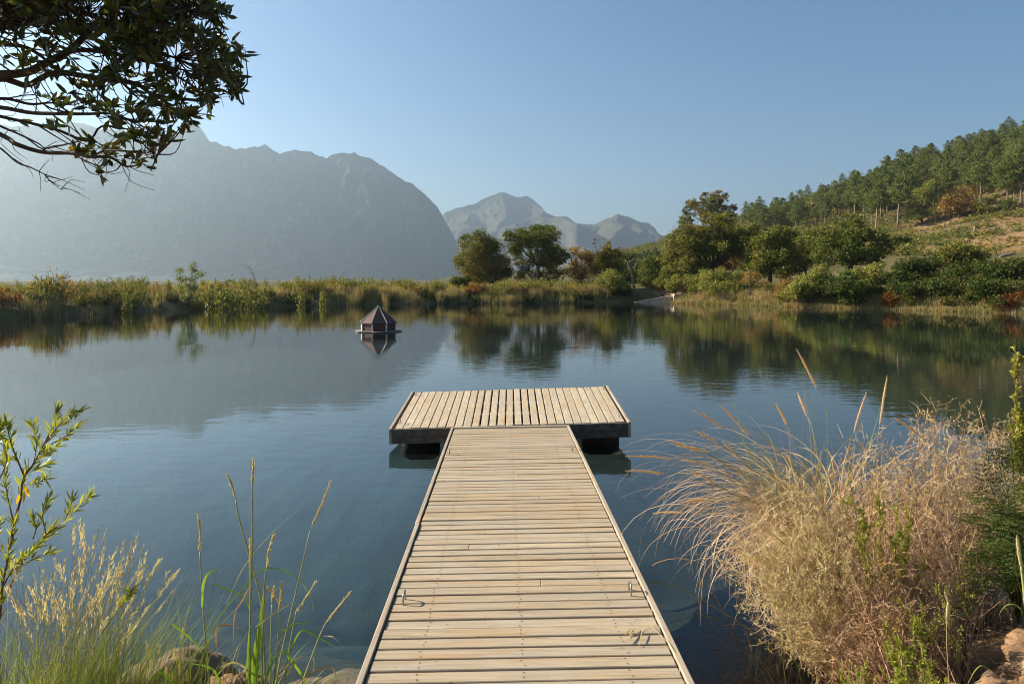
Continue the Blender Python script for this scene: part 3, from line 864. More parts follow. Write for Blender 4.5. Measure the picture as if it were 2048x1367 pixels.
px_tree('broadleaf_tree', 'dark green tree behind the leaning bleached trunk', 'tree', (1560, 840),
    [(1530,610,45),(1595,610,50),(1560,700,80),(1640,740,70),(1520,760,60),(1620,800,60),(1545,640,50)], 80, 'dark', .17, .12, 1.2, seed=27, group=G1, **Z3)
px_tree('broadleaf_tree', 'mid-green tree right of the leaning bleached trunk', 'tree', (1760, 850),
    [(1720,640,55),(1790,620,50),(1820,660,45),(1730,730,80),(1800,730,80),(1700,800,60),(1840,780,60),(1760,800,60)], 74, 'green', .16, .14, 1.25, seed=28, group=G1, **Z3)
px_tree('bush', 'blue-green low bush left of the autumn-brown tree', 'bush', (250, 830),
    [(220,790,45),(280,790,45),(190,800,30)], 66, 'dark', .12, .04, 1.2, seed=29, **Z3)

def dead_stem(name, label, pts, d, r, stubs, seed):
    rng = np.random.default_rng(seed)
    p = np.array([P(860 + x / 3.938, 360 + y / 3.938, d) for x, y in pts])
    root = empty(name, p[0], label, 'dead tree')
    p = p - p[0]; p[0, 2] -= .6
    m = MB(); path = smooth_path(p, 12); tube(m, path, [r, r * .8, r * .35], 7)
    m.build('trunk', DEADW, root, smooth=True)
    for k in range(stubs):
        i = rng.integers(3, 12); dd = unit(np.array((rng.choice((-1, 1)) * rng.uniform(.5, 1), rng.normal(0, .3), rng.uniform(.1, .9))))
        b = MB(); L = rng.uniform(.3, .9)
        tube(b, smooth_path([path[i], path[i] + dd * L * .6 + rng.normal(0, .05, 3), path[i] + dd * L + (0, 0, .1)], 6), [r * .4, r * .12], 4)
        b.build('branch', DEADW, root, smooth=True)
    return root
dead_stem('dead_tree', 'leaning bleached dead trunk with short stubs between green trees', [(1618,850),(1590,760),(1568,690),(1554,636)], 68, .13, 6, 3)
dead_stem('dead_tree', 'thick forked bare snag, left of the two grey snags', [(1330,640),(1310,560),(1295,500),(1282,445)], 78, .08, 8, 4)
dead_stem('dead_tree', 'thin upright bare snag, right of the two grey snags', [(1362,640),(1360,560),(1362,490),(1360,428)], 78, .06, 5, 5)

px_tree('gum_tree', 'tall gum tree with rounded lobes rising behind the big oak', 'tree', (640, 500),
    [(540,105,33),(655,110,50),(705,75,38),(740,140,55),(450,190,60),(560,165,55),(640,190,75),(760,220,55),(825,250,48),(395,265,50),(500,270,75),(640,270,85),(770,300,65),(850,305,28),(420,220,50)], 108, 'gum', .24, .3, 1.15, seed=31, extra=1, fork=.6, **Z21)
px_tree('oak_tree', 'large spreading oak with brown-tinged left side on the right shore', 'tree', (640, 920),
    [(400,365,70),(560,360,75),(700,365,80),(820,400,65),(330,470,80),(480,480,105),(640,480,105),(800,500,95),(920,470,80),(985,450,55),(225,600,65),(350,620,105),(500,620,105),(650,600,95),(900,580,75),(240,740,80),(350,770,105),(480,770,95),(600,700,70),(950,640,45),(200,680,45),(300,540,80),(230,830,80),(420,840,90),(560,830,80),(320,900,70),(500,900,70),(170,760,50),(880,560,95),(820,650,95),(930,600,80),(760,560,100),(900,700,70),(960,560,60)], 67, 'oak', .17, .28, 1.45, seed=32, **Z21)
px_tree('broadleaf_tree', 'dark tree filling the gap between the large oak and the round oak', 'tree', (1030, 900), [(960,540,75),(1045,610,85),(980,700,90),(1060,740,80),(1010,800,80),(1080,520,60)], 74, 'dark', .17, .12, 1.3, seed=36, **Z21)
px_tree('broadleaf_tree', 'green tree filling the gap between the round oak and the dark-sided oak', 'tree', (1600, 900), [(1540,600,80),(1620,570,80),(1590,690,90),(1650,760,80),(1560,780,80),(1640,480,55)], 66, 'oak', .16, .12, 1.3, seed=37, **Z21)
px_tree('broadleaf_tree', 'brown-leaved low tree in the shade under the large oak', 'tree', (760, 930),
    [(680,810,65),(760,830,60),(850,800,70),(900,840,50),(930,740,50)], 69, 'brown', .14, .08, 1.1, seed=33, **Z21)
px_tree('oak_tree', 'round olive-green oak just right of the largest one', 'tree', (1220, 985),
    [(1200,480,55),(1120,560,65),(1320,480,70),(1430,490,65),(1250,590,100),(1400,600,100),(1120,680,80),(1290,720,120),(1440,700,95),(1090,790,85),(1240,830,100),(1390,830,90),(1500,780,60),(1170,520,55),(1010,840,45),(1150,880,80),(1300,900,80),(1430,880,70),(1530,860,60)], 62, 'oak', .16, .2, 1.4, seed=34, **Z21)
px_tree('oak_tree', 'dark-sided oak standing against the orange cut slope', 'tree', (250, 570),
    [(230,150,55),(330,140,65),(400,180,45),(130,230,95),(280,250,110),(400,270,80),(50,320,85),(190,350,105),(340,380,95),(480,330,60),(600,290,60),(650,330,55),(705,310,38),(560,390,65),(430,450,75),(90,450,85),(620,420,45),(-20,260,80),(-90,350,90),(-60,460,90),(180,60,25),(230,100,40),(250,450,100),(350,480,80),(150,520,80),(480,520,70)], 57, 'green', .16, .22, 1.4, seed=35, **Z23)
for lab, cat, base, lobes, d, mt, lf, dn, sd, Z in (
    ('sunlit pale olive bush spilling to the water below the round oak', 'bush', None, [(1520,1060,75),(1610,980,80),(1710,920,80),(1570,1140,50),(1650,1070,75),(1480,1050,45),(1750,980,70)], 54.5, 'olive', .13, 1.4, 41, Z21),
    ('bright green bush in the middle of the right shore thicket', 'bush', None, [(200,680,55),(180,720,45),(230,650,35),(250,720,40)], 52.6, 'bright', .13, 1.5, 42, Z23),
    ('olive bush right of the bright green one', 'bush', None, [(330,660,65),(470,640,75),(430,740,75),(520,600,50),(360,740,60),(520,720,60)], 52.2, 'olive', .13, 1.2, 43, Z23),
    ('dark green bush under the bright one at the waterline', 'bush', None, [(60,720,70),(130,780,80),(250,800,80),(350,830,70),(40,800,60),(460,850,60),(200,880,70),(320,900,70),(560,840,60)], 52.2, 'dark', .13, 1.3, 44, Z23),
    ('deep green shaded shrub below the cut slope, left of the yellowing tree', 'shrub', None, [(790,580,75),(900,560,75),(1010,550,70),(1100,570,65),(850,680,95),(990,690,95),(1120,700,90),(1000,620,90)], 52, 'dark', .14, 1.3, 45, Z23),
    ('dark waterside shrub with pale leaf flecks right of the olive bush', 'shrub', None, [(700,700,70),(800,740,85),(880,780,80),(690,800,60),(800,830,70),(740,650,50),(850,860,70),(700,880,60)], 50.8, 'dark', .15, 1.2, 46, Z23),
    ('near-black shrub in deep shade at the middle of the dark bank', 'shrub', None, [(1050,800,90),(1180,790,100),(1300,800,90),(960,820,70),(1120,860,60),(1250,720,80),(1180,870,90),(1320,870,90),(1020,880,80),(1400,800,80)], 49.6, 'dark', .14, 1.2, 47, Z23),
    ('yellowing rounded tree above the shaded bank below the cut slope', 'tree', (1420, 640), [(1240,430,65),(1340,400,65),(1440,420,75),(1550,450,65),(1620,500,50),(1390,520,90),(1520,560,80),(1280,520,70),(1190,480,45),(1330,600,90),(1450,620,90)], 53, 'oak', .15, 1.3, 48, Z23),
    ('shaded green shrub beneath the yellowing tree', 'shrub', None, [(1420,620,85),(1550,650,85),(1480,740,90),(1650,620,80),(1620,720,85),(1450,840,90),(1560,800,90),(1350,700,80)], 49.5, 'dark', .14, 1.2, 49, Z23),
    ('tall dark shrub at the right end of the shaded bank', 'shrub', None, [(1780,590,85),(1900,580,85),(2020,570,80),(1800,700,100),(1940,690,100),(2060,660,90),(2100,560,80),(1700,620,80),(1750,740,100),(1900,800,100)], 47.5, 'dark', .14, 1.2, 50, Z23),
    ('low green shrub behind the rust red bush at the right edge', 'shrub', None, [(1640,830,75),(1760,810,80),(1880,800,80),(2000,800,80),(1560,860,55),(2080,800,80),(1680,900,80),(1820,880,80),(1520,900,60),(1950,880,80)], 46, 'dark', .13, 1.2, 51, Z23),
    ('rust red bush leaning over the water beside the dark shrubs', 'bush', None, [(640,905,45),(700,950,60),(620,965,45),(750,900,38),(660,980,45),(760,970,40)], 50, 'rust', .12, 1.2, 52, Z23),
    ('large rust red bush at the right edge of the photo', 'bush', None, [(1840,950,65),(1930,920,70),(1900,980,60),(2030,940,70),(1790,990,45),(2000,990,50),(2110,940,70),(1960,860,35)], 44.5, 'rust', .11, 1.2, 53, Z23),
    ('pale leafy bush overhanging the waterline below the round oak', 'bush', None, [(1600,572,13),(1625,578,14),(1650,580,13),(1585,588,11),(1612,594,11),(1640,597,10)], 53.3, 'olive', .13, 1.4, 91, ZW),
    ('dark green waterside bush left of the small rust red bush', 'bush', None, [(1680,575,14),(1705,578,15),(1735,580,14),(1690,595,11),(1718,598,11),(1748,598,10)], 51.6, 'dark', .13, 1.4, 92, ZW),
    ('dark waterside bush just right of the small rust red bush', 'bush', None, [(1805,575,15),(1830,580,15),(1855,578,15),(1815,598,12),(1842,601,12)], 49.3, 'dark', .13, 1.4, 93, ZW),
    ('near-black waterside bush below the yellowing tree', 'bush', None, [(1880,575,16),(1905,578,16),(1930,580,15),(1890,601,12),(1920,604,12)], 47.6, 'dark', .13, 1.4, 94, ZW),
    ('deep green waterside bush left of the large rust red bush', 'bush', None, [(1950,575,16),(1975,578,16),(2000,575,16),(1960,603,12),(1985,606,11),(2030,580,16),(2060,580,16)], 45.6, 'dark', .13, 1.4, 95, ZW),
    ('olive bush low on the right shore between spillway wall and round oak', 'bush', None, [(1400,572,12),(1425,576,12),(1450,575,12),(1478,578,11),(1500,574,12),(1525,577,11)], 60.5, 'olive', .12, 1.2, 96, ZW),
    ('yellow-green low bush at the foot of the large oak, left side', 'bush', None, [(230,1000,60),(330,1030,50),(280,960,45),(200,1040,40)], 64, 'olive', .12, 1.3, 54, Z21),
    ('green low bush at the foot of the large oak, middle', 'bush', None, [(400,970,60),(540,940,65),(470,1010,55),(590,990,50)], 63.5, 'olive', .12, 1.3, 55, Z21),
    ('pale green low bush between the large oak and the round oak', 'bush', None, [(660,990,55),(760,950,55),(830,960,50),(720,1020,45),(880,930,50)], 63, 'olive', .12, 1.2, 56, Z21),
    ('dull green bush between the spillway and the large oak', 'bush', None, [(180,900,55),(130,960,50),(230,930,55),(90,1000,45)], 66, 'oak', .13, 1.3, 62, Z21),
    ('straw-green bush below the shaded brown tree on the right shore', 'bush', None, [(640,940,60),(740,920,60),(690,1010,55),(820,1020,50),(880,990,45)], 61, 'olive', .12, 1.1, 63, Z21),
    ('tan dry bush left of the pale olive bush at the right shore', 'bush', None, [(1400,1100,45),(1340,1110,40),(1440,1060,40),(1290,1120,35)], 55.5, 'brown', .1, 1.0, 64, Z21),
    ('brown dry bush by the spillway end of the right shore', 'bush', None, [(130,1020,45),(90,1050,35),(170,1040,35)], 67, 'brown', .12, 1.2, 57, Z21),
    ('small mustard yellow bush by the spillway wall', 'bush', None, [(370,1080,30),(410,1075,30),(440,1090,22)], 65.5, 'yellow', .1, 1.4, 58, Z21),
    ('bare reddish brown bush on the earth below the round oak', 'bush', None, [(1010,930,45),(1070,960,40),(980,980,35),(1030,900,30),(1090,920,30)], 58, 'brown', .09, .55, 59, Z21),
    ('small dark bush by the trunk of the round oak', 'bush', None, [(1330,1050,40),(1280,1070,30),(1390,1010,45),(1180,1010,35)], 57, 'brown', .1, 1.0, 60, Z21),
    ('blue-green rosette plant on the right shore grass', 'bush', None, [(960,1090,28),(1000,1100,25),(920,1105,20)], 60.5, 'bright', .12, 1.3, 61, Z21)):
    px_tree('bush' if cat != 'tree' else 'broadleaf_tree', lab, cat, base, [(x_, y_, r_ * 1.22) for x_, y_, r_ in lobes], d, mt, lf, .05 if cat != 'tree' else .14, dn, seed=sd, **Z)

# ------------------------------------------------------------------ pines on the hill
def make_pine(h, bare, w, seed, n_w=11, leaf=.42, mt='pine'):
    rng = np.random.default_rng(seed)
    root = empty('pine_tree', (0, 0, 0))
    t = MB()
    lean = rng.normal(0, .02 * h, 2)
    tr = smooth_path([(0, 0, -.8), (lean[0] * .3, lean[1] * .3, h * .35), (lean[0], lean[1], h * .97)], 12)
    tube(t, tr, [.022 * h, .016 * h, .004 * h], 7)
    m = MB(); pos, dirs = [], []
    zs = np.linspace(bare * h, h * .97, n_w)
    for i, z in enumerate(zs):
        f = i / (n_w - 1)
        R = w * (1 - f ** 1.7) ** .8 * (.55 + .45 * min(1, f * 4)) * rng.uniform(.8, 1.15) + .25
        nb = 6 if f < .8 else 5
        c = np.array((np.interp(z, tr[:, 2], tr[:, 0]), np.interp(z, tr[:, 2], tr[:, 1]), z))
        a0 = rng.uniform(0, 6.28)
        for k in range(nb):
            a = a0 + k * 6.283 / nb + rng.normal(0, .25); L = R * rng.uniform(.65, 1.15)
            e = c + np.array((math.cos(a) * L, math.sin(a) * L, L * rng.uniform(.15, .55)))
            tube(t, smooth_path([c, c * .5 + e * .5 - (0, 0, .06 * L), e], 4), [.0045 * h, .0015 * h], 3)
            ncl = max(2, int(L * 2.0))
            for q in range(ncl):
                s = .4 + .6 * (q + rng.uniform(0, 1)) / ncl
                cc = c * (1 - s) + e * s
                n = 13
                pos.append(cc + rng.normal(size=(n, 3)) * (.26, .26, .18) * (.6 + L * .2)); dirs.append(rng.normal(size=(n, 3)) + unit(e - c) * .6 + (0, 0, .9))
    for k in range(3):
        b = bare * h * rng.uniform(.55, .98); a = rng.uniform(0, 6.28); L = rng.uniform(.4, 1.2)
        c = np.array((np.interp(b, tr[:, 2], tr[:, 0]), np.interp(b, tr[:, 2], tr[:, 1]), b))
        tube(t, [c, c + (math.cos(a) * L, math.sin(a) * L, .1)], [.004 * h, .001 * h], 3)
    pos = np.concatenate(pos); dirs = np.concatenate(dirs)
    quads(m, pos, leaf * rng.uniform(.7, 1.4, len(pos)), leaf * rng.uniform(.3, .5, len(pos)), rng, .5, d=dirs)
    t.build('trunk', PBARK, root, smooth=True)
    m.build('crown', LEAF[mt], root)
    return root
PINES = [make_pine(10, .42, 2.8, 1), make_pine(10, .36, 3.1, 2), make_pine(10, .48, 2.5, 3), make_pine(10, .12, 3.0, 4), make_pine(10, .06, 3.2, 5), make_pine(10, .26, 3.2, 6)]
used = [False] * len(PINES)
def put_pine(k, x, y, z, h, rng, label, group):
    o = PINES[k]
    if used[k]: o = copy_tree(o)
    used[k] = True
    s = h / 10
    o.location = (x, y, z); o.scale = (s * rng.uniform(.85, 1.2), s * rng.uniform(.85, 1.2), s); o.rotation_euler = (0, 0, rng.uniform(0, 6.28))
    tag(o, label, 'pine tree', group)
prng = np.random.default_rng(77)
# front row over the cut slope: (x, foot, top) in the enlarged picture
front = [(310,1040,740),(400,1085,735),(480,1150,745),(525,1175,705),(575,1080,690),(640,1040,665),(745,1145,640),(250,1035,735),(160,1050,830),(1140,1100,640),(850,1040,560),(1230,1030,640),(1600,900,470),(1945,900,480),(2020,940,340),(1880,950,420)]
ords = ['first','second','third','fourth','fifth','sixth','seventh','eighth','ninth','tenth','eleventh','twelfth','thirteenth','fourteenth','fifteenth','sixteenth','seventeenth','eighteenth','nineteenth','twentieth','twenty-first','twenty-second','twenty-third','twenty-fourth','twenty-fifth','twenty-sixth']
front.sort()
for i, (x, f, t) in enumerate(front):
    px, pf = 1650 + x / 5.146, 230 + f / 5.146
    hp = hit(px, pf, 60)
    if hp is None: continue
    h = (f - t) / 5.146 * hp[1] / F
    put_pine(i % 3, hp[0], hp[1], hp[2] - .1, h, prng, 'tall pine with bare trunk above the cut slope, %s from the left' % ords[i], 'bare-trunked pines above the cut slope')
def skyline(px):
    """row of the hill's outline at a picture column"""
    best = 1e9; arg = None
    d = np.linspace(120, 480, 181); x = (px - 1024) * d / F
    r = HZ - (gz(x, d) - CAMH) * F / d
    k = int(np.argmin(r))
    return r[k], d[k], x[k]
sk = [(1492,28),(1520,30),(1531,26),(1532,9),(1545,11),(1555,15),(1583,20),(1616,23),(1643,16),(1656,11),(1685,24),(1710,22),(1740,17),(1754,18),(1790,12),(1797,10),(1815,14),(1828,22),(1842,21),(1858,27),(1876,14),(1895,26),(1905,24),(1928,16),(1948,25),(1962,28)]
sk = [s for s in sk if s[0] not in (1531, 1797)] + [(2003,24),(2020,32)]
for i, (px, hp) in enumerate(sk):
    r, d, x = skyline(px)
    put_pine(3 + i % 3, x, d, gz1(x, d) - .3, (hp + 7) * d / F, prng, 'small pine on the skyline of the hill, %s from the left' % ords[i], 'pines along the skyline of the hill')
# pines of the slope itself
spots = []
tries = 0
while len(spots) < 235 and tries < 12000:
    tries += 1
    px = prng.uniform(1500, 2160)
    lo = np.interp(px, [1500, 1640, 1700, 1790, 1900, 2048, 2170], [468, 445, 432, 410, 397, 387, 382])
    hi = skyline(px)[0] + 22
    if lo <= hi + 4: continue
    u = prng.uniform(0, 1)
    py = lo + (hi - lo) * u
    if px < 1790 and u > .35 and prng.uniform() < .4: continue
    if px < 1690 and prng.uniform() < .72: continue
    if px < 1690 and u > .55: continue
    if u > .65 and prng.uniform() < .35: continue
    hp = hit(px, py, 100)
    if hp is None or hp[1] > 420: continue
    if any((hp[0] - a) ** 2 + (hp[1] - b) ** 2 < 10 for a, b, *_ in spots): continue
    spots.append((*hp, px, py))
spots.sort(key=lambda s: s[3])
for i, (x, y, z, px, py) in enumerate(spots):
    where = 'left' if px < 1800 else 'middle' if px < 1930 else 'right'
    put_pine(int(prng.choice([0, 1, 5, 5, 3, 2])), x, y, z - .2, prng.uniform(5.5, 11.5), prng, 'dark green pine in the thick stand on the %s part of the hill slope' % where, 'pines of the thick stand, %s part of the slope' % where)
for i, (x, f, t) in enumerate(((970,405,255),(1065,400,255),(1225,440,275),(1490,480,215),(1700,420,215),(1790,410,150),(1450,250,140),(1350,420,360))):
    px, pf = 1300 + x / 5.12, 370 + f / 5.12
    hp = hit(px, pf, 90)
    if hp is None: continue
    put_pine((3, 4, 3, 0, 0, 1, 3, 4)[i], hp[0], hp[1], hp[2] - .2, (f - t) / 5.12 * hp[1] / F, prng, 'pine on the low left end of the hill behind the oaks, %s from the left' % ords[i], 'pines on the low end of the hill')
FARP = make_pine(10, .2, 1.9, 9, mt='farpine')
for i, (x, top) in enumerate(((1655,575),(1685,555),(1715,545),(1770,530),(1800,560),(1745,570))):
    d = 165
    q = P(860 + x / 3.938, 360 + top / 3.938, d)
    o = FARP if i == 0 else copy_tree(FARP)
    z = gz1(q[0], d); o.location = (q[0], d, z); h = q[2] - z
    o.scale = (h / 10,) * 3; o.rotation_euler = (0, 0, i * 1.3)
    tag(o, 'distant blue-green pine in the gap beside the large oak, %s of a row' % ords[i], 'pine tree', 'distant pines in the gap')

# shrubs and scrub of the hill: nobody could count them
def scrub(name, n, region, size, leafm, seed, k=16, leaf=.38, keep=None):
    rng = np.random.default_rng(seed)
    x = rng.uniform(region[0], region[1], n * 3); y = rng.uniform(region[2], region[3], n * 3)
    if keep is not None:
        s = keep(x, y, rng); x, y = x[s], y[s]
    x, y = x[:n], y[:n]
    z = gz(x, y)
    R = size * rng.uniform(.5, 1.4, len(x)) ** 1.3
    dd = rdir(rng, len(x) * k).reshape(len(x), k, 3); dd[..., 2] = np.abs(dd[..., 2]) * .8
    pos = np.stack((x, y, z), 1)[:, None] + dd * R[:, None, None] * rng.uniform(.5, 1, (len(x), k, 1))
    m = MB(); q = pos.reshape(-1, 3)
    L = leaf * rng.uniform(.6, 1.5, len(q))
    quads(m, q, L, L * .7, rng, 1.0)
    return tag(m.build(name, LEAF[leafm]), kind='stuff')
cutf = lambda x, y: np.exp(-(((x - 98) * .55 + (y - 125) * -.12) / 27) ** 4) * ((y > 88) & (y < 196))
scrub('hill_scrub', 9000, (40, 300, 95, 420), 1.7, 'scrub', 5, 26, .5, lambda x, y, r: (gz(x, y) > 2.5) & (x > 30 + (y - 90) * .05) & (r.uniform(size=x.shape) > cutf(x, y) * .93) & (x < y * .85 + 15))
scrub('hill_bushes', 2300, (40, 290, 95, 410), 2.9, 'hillbush', 15, 120, .46, lambda x, y, r: (gz(x, y) > 3) & (x > 30 + (y - 90) * .05) & (r.uniform(size=x.shape) > cutf(x, y) * 1.1) & (x < y * .85 + 15))
scrub('slope_scrub', 3600, (50, 140, 84, 205), 1.15, 'hillbush', 16, 30, .28, lambda x, y, r: (cutf(x, y) > .1) & (fbm(x * .08, y * .1, 3, 33) > .0))
scrub('slope_tufts', 5200, (52, 140, 84, 205), .5, 'brown', 6, 14, .22, lambda x, y, r: (cutf(x, y) > .1) & (fbm(x * .1, y * .12, 3, 31) > -.08))
for i, (x, y, R, mt, lab) in enumerate(((1010,1000,150,'scrub','x'),)):
    pass
for lab, base, lobes, mt, sd in (
    ('bare-twigged grey-brown bushy tree among pines above the cut slope', (1380,1060), [(1300,860,110),(1400,810,110),(1230,930,80),(1480,860,90),(1350,930,110),(1470,950,80)], 'brown', 71),
    ('golden olive spreading tree left of the grey-brown bushy tree', (1000,1120), [(960,820,90),(1060,740,90),(1090,850,80),(930,930,80),(1000,1010,90),(1060,960,80),(880,1060,60)], 'olive', 72),
    ('round green bush at the top edge of the cut slope, right side', (1870,990), [(1840,920,55),(1900,900,60),(1870,950,60)], 'green', 73),
    ('olive low bush at the foot of the pines, right part', (1650,1030), [(1600,960,70),(1690,980,60),(1650,1000,60)], 'olive', 74)):
    bx, by = 1650 + base[0] / 5.146, 230 + base[1] / 5.146
    hp = hit(bx, by, 80)
    px_tree('broadleaf_tree' if 'tree' in lab.split(' among')[0] and 'bush ' not in lab else 'bush', lab, 'tree' if 'tree' in lab.split(' among')[0] and 'bush ' not in lab else 'bush', base, lobes, hp[1], mt, .34, .2, .75, org=(1650, 230), s=5.146, seed=sd, twigs=3)
# felled logs and stumps on the cut slope
lrng = np.random.default_rng(8)
n = 0
for i, (x, y) in enumerate(((1250,320),(1390,310),(1480,290),(1640,240),(1760,205),(900,290),(1010,215),(1180,270),(1880,475),(1330,250))):
    hp = hit(1650 + x / 5.146, 420 + y / 5.146, 70)
    if hp is None: continue
    L = lrng.uniform(2.0, 4.5); a = lrng.uniform(.15, .5)
    o = np.array((math.cos(a), math.sin(a) * 1.5, 0)); o /= np.linalg.norm(o)
    m = MB(); pts = []
    for s in np.linspace(-.5, .5, 6):
        xx, yy = hp[0] + o[0] * L * s, hp[1] + o[1] * L * s
        pts.append((xx - hp[0], yy - hp[1], gz1(xx, yy) + .12 - hp[2]))
    tube(m, pts, [.13, .11, .08], 7)
    lg = m.build('fallen_log', DEADW, None, True, hp)
    tag(lg, 'pale fallen log lying on the orange cut slope', 'log', 'pale logs on the cut slope')
for lab, x, y, h in (('upright brown tree stump at the top of the cut slope', 1228, 185, 1.3), ('small pale broken stump in the middle of the cut slope', 1538, 235, 1.2)):
    hp = hit(1650 + x / 5.146, 420 + y / 5.146, 70)
    m = MB(); tube(m, [(0,0,-.3),(0.02,0,h*.6),(.05,.02,h)], [.22,.17,.15], 9)
    tag(m.build('tree_stump', PBARK if h > 1.25 else DEADW, None, True, hp), lab, 'stump')

# ------------------------------------------------------------------ shore vegetation
STRAW = leafy('straw_grass', [(0.42,0.30,0.16), (0.56,0.44,0.27), (0.30,0.21,0.10), (0.23,0.185,0.075)], .35, rough=.7, patch=[(0.20,0.20,0.075), (0.36,0.30,0.15)], pscale=.5)
REED = leafy('green_reed_grass', [(0.10,0.125,0.028), (0.16,0.17,0.05), (0.23,0.20,0.08)], .35, rough=.7)

def grass_blades(mb, x, y, z, h, w, rng, lean=.25, K=4, mat=0, face=None):
    n = len(x)
    a = rng.uniform(0, 6.283, n); l = np.abs(rng.normal(0, lean, n)) * h
    t = np.linspace(0, 1, K)
    path = np.stack((x[:, None] + np.cos(a)[:, None] * l[:, None] * t ** 2, y[:, None] + np.sin(a)[:, None] * l[:, None] * t ** 2,
                     z[:, None] + (h * np.sqrt(np.maximum(.1, 1 - (l / h) ** 2 * .6)))[:, None] * t), -1)
    s = rdir(rng, n) * (1, 1, .1)
    s[:, 1] *= .4
    wd = w[:, None] * np.interp(t, [0, .5, 1], [1, .85, .12])[None]
    ribbons(mb, path, wd, unit(s), mat)

def along_shore(i0, i1, n, rng, s0, s1):
    """n points along shoreline corners i0..i1, s0..s1 metres inland"""
    p = POND[i0:i1 + 1]; seg = np.diff(p, axis=0); L = np.linalg.norm(seg, axis=1); c = np.concatenate(([0], np.cumsum(L)))
    u = rng.uniform(0, c[-1], n)
    k = np.clip(np.searchsorted(c, u) - 1, 0, len(seg) - 1); t = (u - c[k]) / L[k]
    q = p[k] + seg[k] * t[:, None]
    nrm = np.stack((-seg[k, 1], seg[k, 0]), 1) / L[k][:, None]
    off = rng.uniform(s0, s1, n)
    return q[:, 0] + nrm[:, 0] * off, q[:, 1] + nrm[:, 1] * off, off
SHORE = np.vstack((POND[-1:], POND))
srng = np.random.default_rng(91)
def tufted(x, y, f, seed, thr):
    return fbm(x * f, y * f, 3, seed) > thr
def shore_grass(name, mat, n, i0, i1, s0, s1, h0, h1, seed, thr, w=.028, lean=.28, tuft=None):
    rng = np.random.default_rng(seed)
    x, y, off = along_shore(i0, i1, n, rng, s0, s1)
    if tuft:
        m = max(1, n // tuft); cx, cy, _ = along_shore(i0, i1, m, rng, s0, s1)
        k = rng.integers(0, m, n); rr = np.abs(rng.normal(0, .28, n)); aa = rng.uniform(0, 6.283, n)
        x, y = cx[k] + rr * np.cos(aa), cy[k] + rr * np.sin(aa)
    s = tufted(x, y, .45, seed, thr); x, y = x[s], y[s]
    z = np.maximum(gz(x, y), -.05) - .03
    h = rng.uniform(h0, h1, len(x)) * (.75 + .5 * vnoise(x * .8, y * .8, seed + 3))
    mb = MB(); grass_blades(mb, x, y, z, h, np.full(len(x), w) * rng.uniform(.6, 1.3, len(x)), rng, lean)
    return tag(mb.build(name, mat), kind='stuff')
# corner numbers of POND: 0..7 the left and far shore, 10..16 the right shore
shore_grass('shore_grass', STRAW, 30000, 0, 7, -.4, 2.8, .45, 1.1, 11, -.03, .022, tuft=160)
shore_grass('shore_grass', STRAW, 20000, 0, 7, 1.0, 11.0, .3, .75, 12, -.12, .026)
shore_grass('shore_grass', REED, 6000, 0, 7, -.3, 7.0, .4, .95, 13, .0, .026)
shore_grass('shore_grass', STRAW, 9000, 10, 12, -.4, 1.2, .25, .55, 14, -.22, .026, tuft=110)
shore_grass('shore_grass', STRAW, 7000, 12, 15, -.4, .7, .2, .45, 18, -.15, .026)
shore_grass('shore_grass', STRAW, 4000, 10, 12, 1.0, 4.0, .15, .35, 15, -.05, .03)
shore_grass('shore_grass', REED, 2500, 10, 15, -.2, 1.6, .2, .5, 16, .0, .028)

def sprig_shrub(name, h, w, n_st, n_lf, leafm, seed, leaf=.09, up=1.0, top=1.0):
    """upright shrub: stems from one foot, each clothed in small leaves"""
    rng = np.random.default_rng(seed)
    root = empty(name, (0, 0, 0))
    t, m = MB(), MB(); pos, dd = [], []
    for k in range(n_st):
        a = rng.uniform(0, 6.283); r = w * math.sqrt(rng.uniform(.02, 1)); hh = h * rng.uniform(.55, 1.0) * (1 - .35 * (r / w) ** 2)
        e = np.array((r * math.cos(a), r * math.sin(a), hh))
        p = smooth_path([(r*.15*math.cos(a), r*.15*math.sin(a), -.1), e * (.7, .7, .45) + rng.normal(0, .04, 3), e], 8)
        tube(t, p, [.014, .005], 3)
        f = rng.uniform(.25, 1, n_lf); i = f * 7
        q = np.stack([np.interp(i, np.arange(8), p[:, c]) for c in range(3)], 1)
        q += rng.normal(size=q.shape) * (.05 + .09 * w * (1 - f[:, None])) 
        pos.append(q); dd.append(rng.normal(size=q.shape) * .7 + (0, 0, up))
    pos = np.concatenate(pos); dd = np.concatenate(dd)
    L = leaf * rng.uniform(.7, 1.4, len(pos))
    quads(m, pos, L, L * .5, rng, .4, d=dd)
    t.build('stem', BARK, root)
    m.build('foliage', LEAF[leafm], root)
    return root
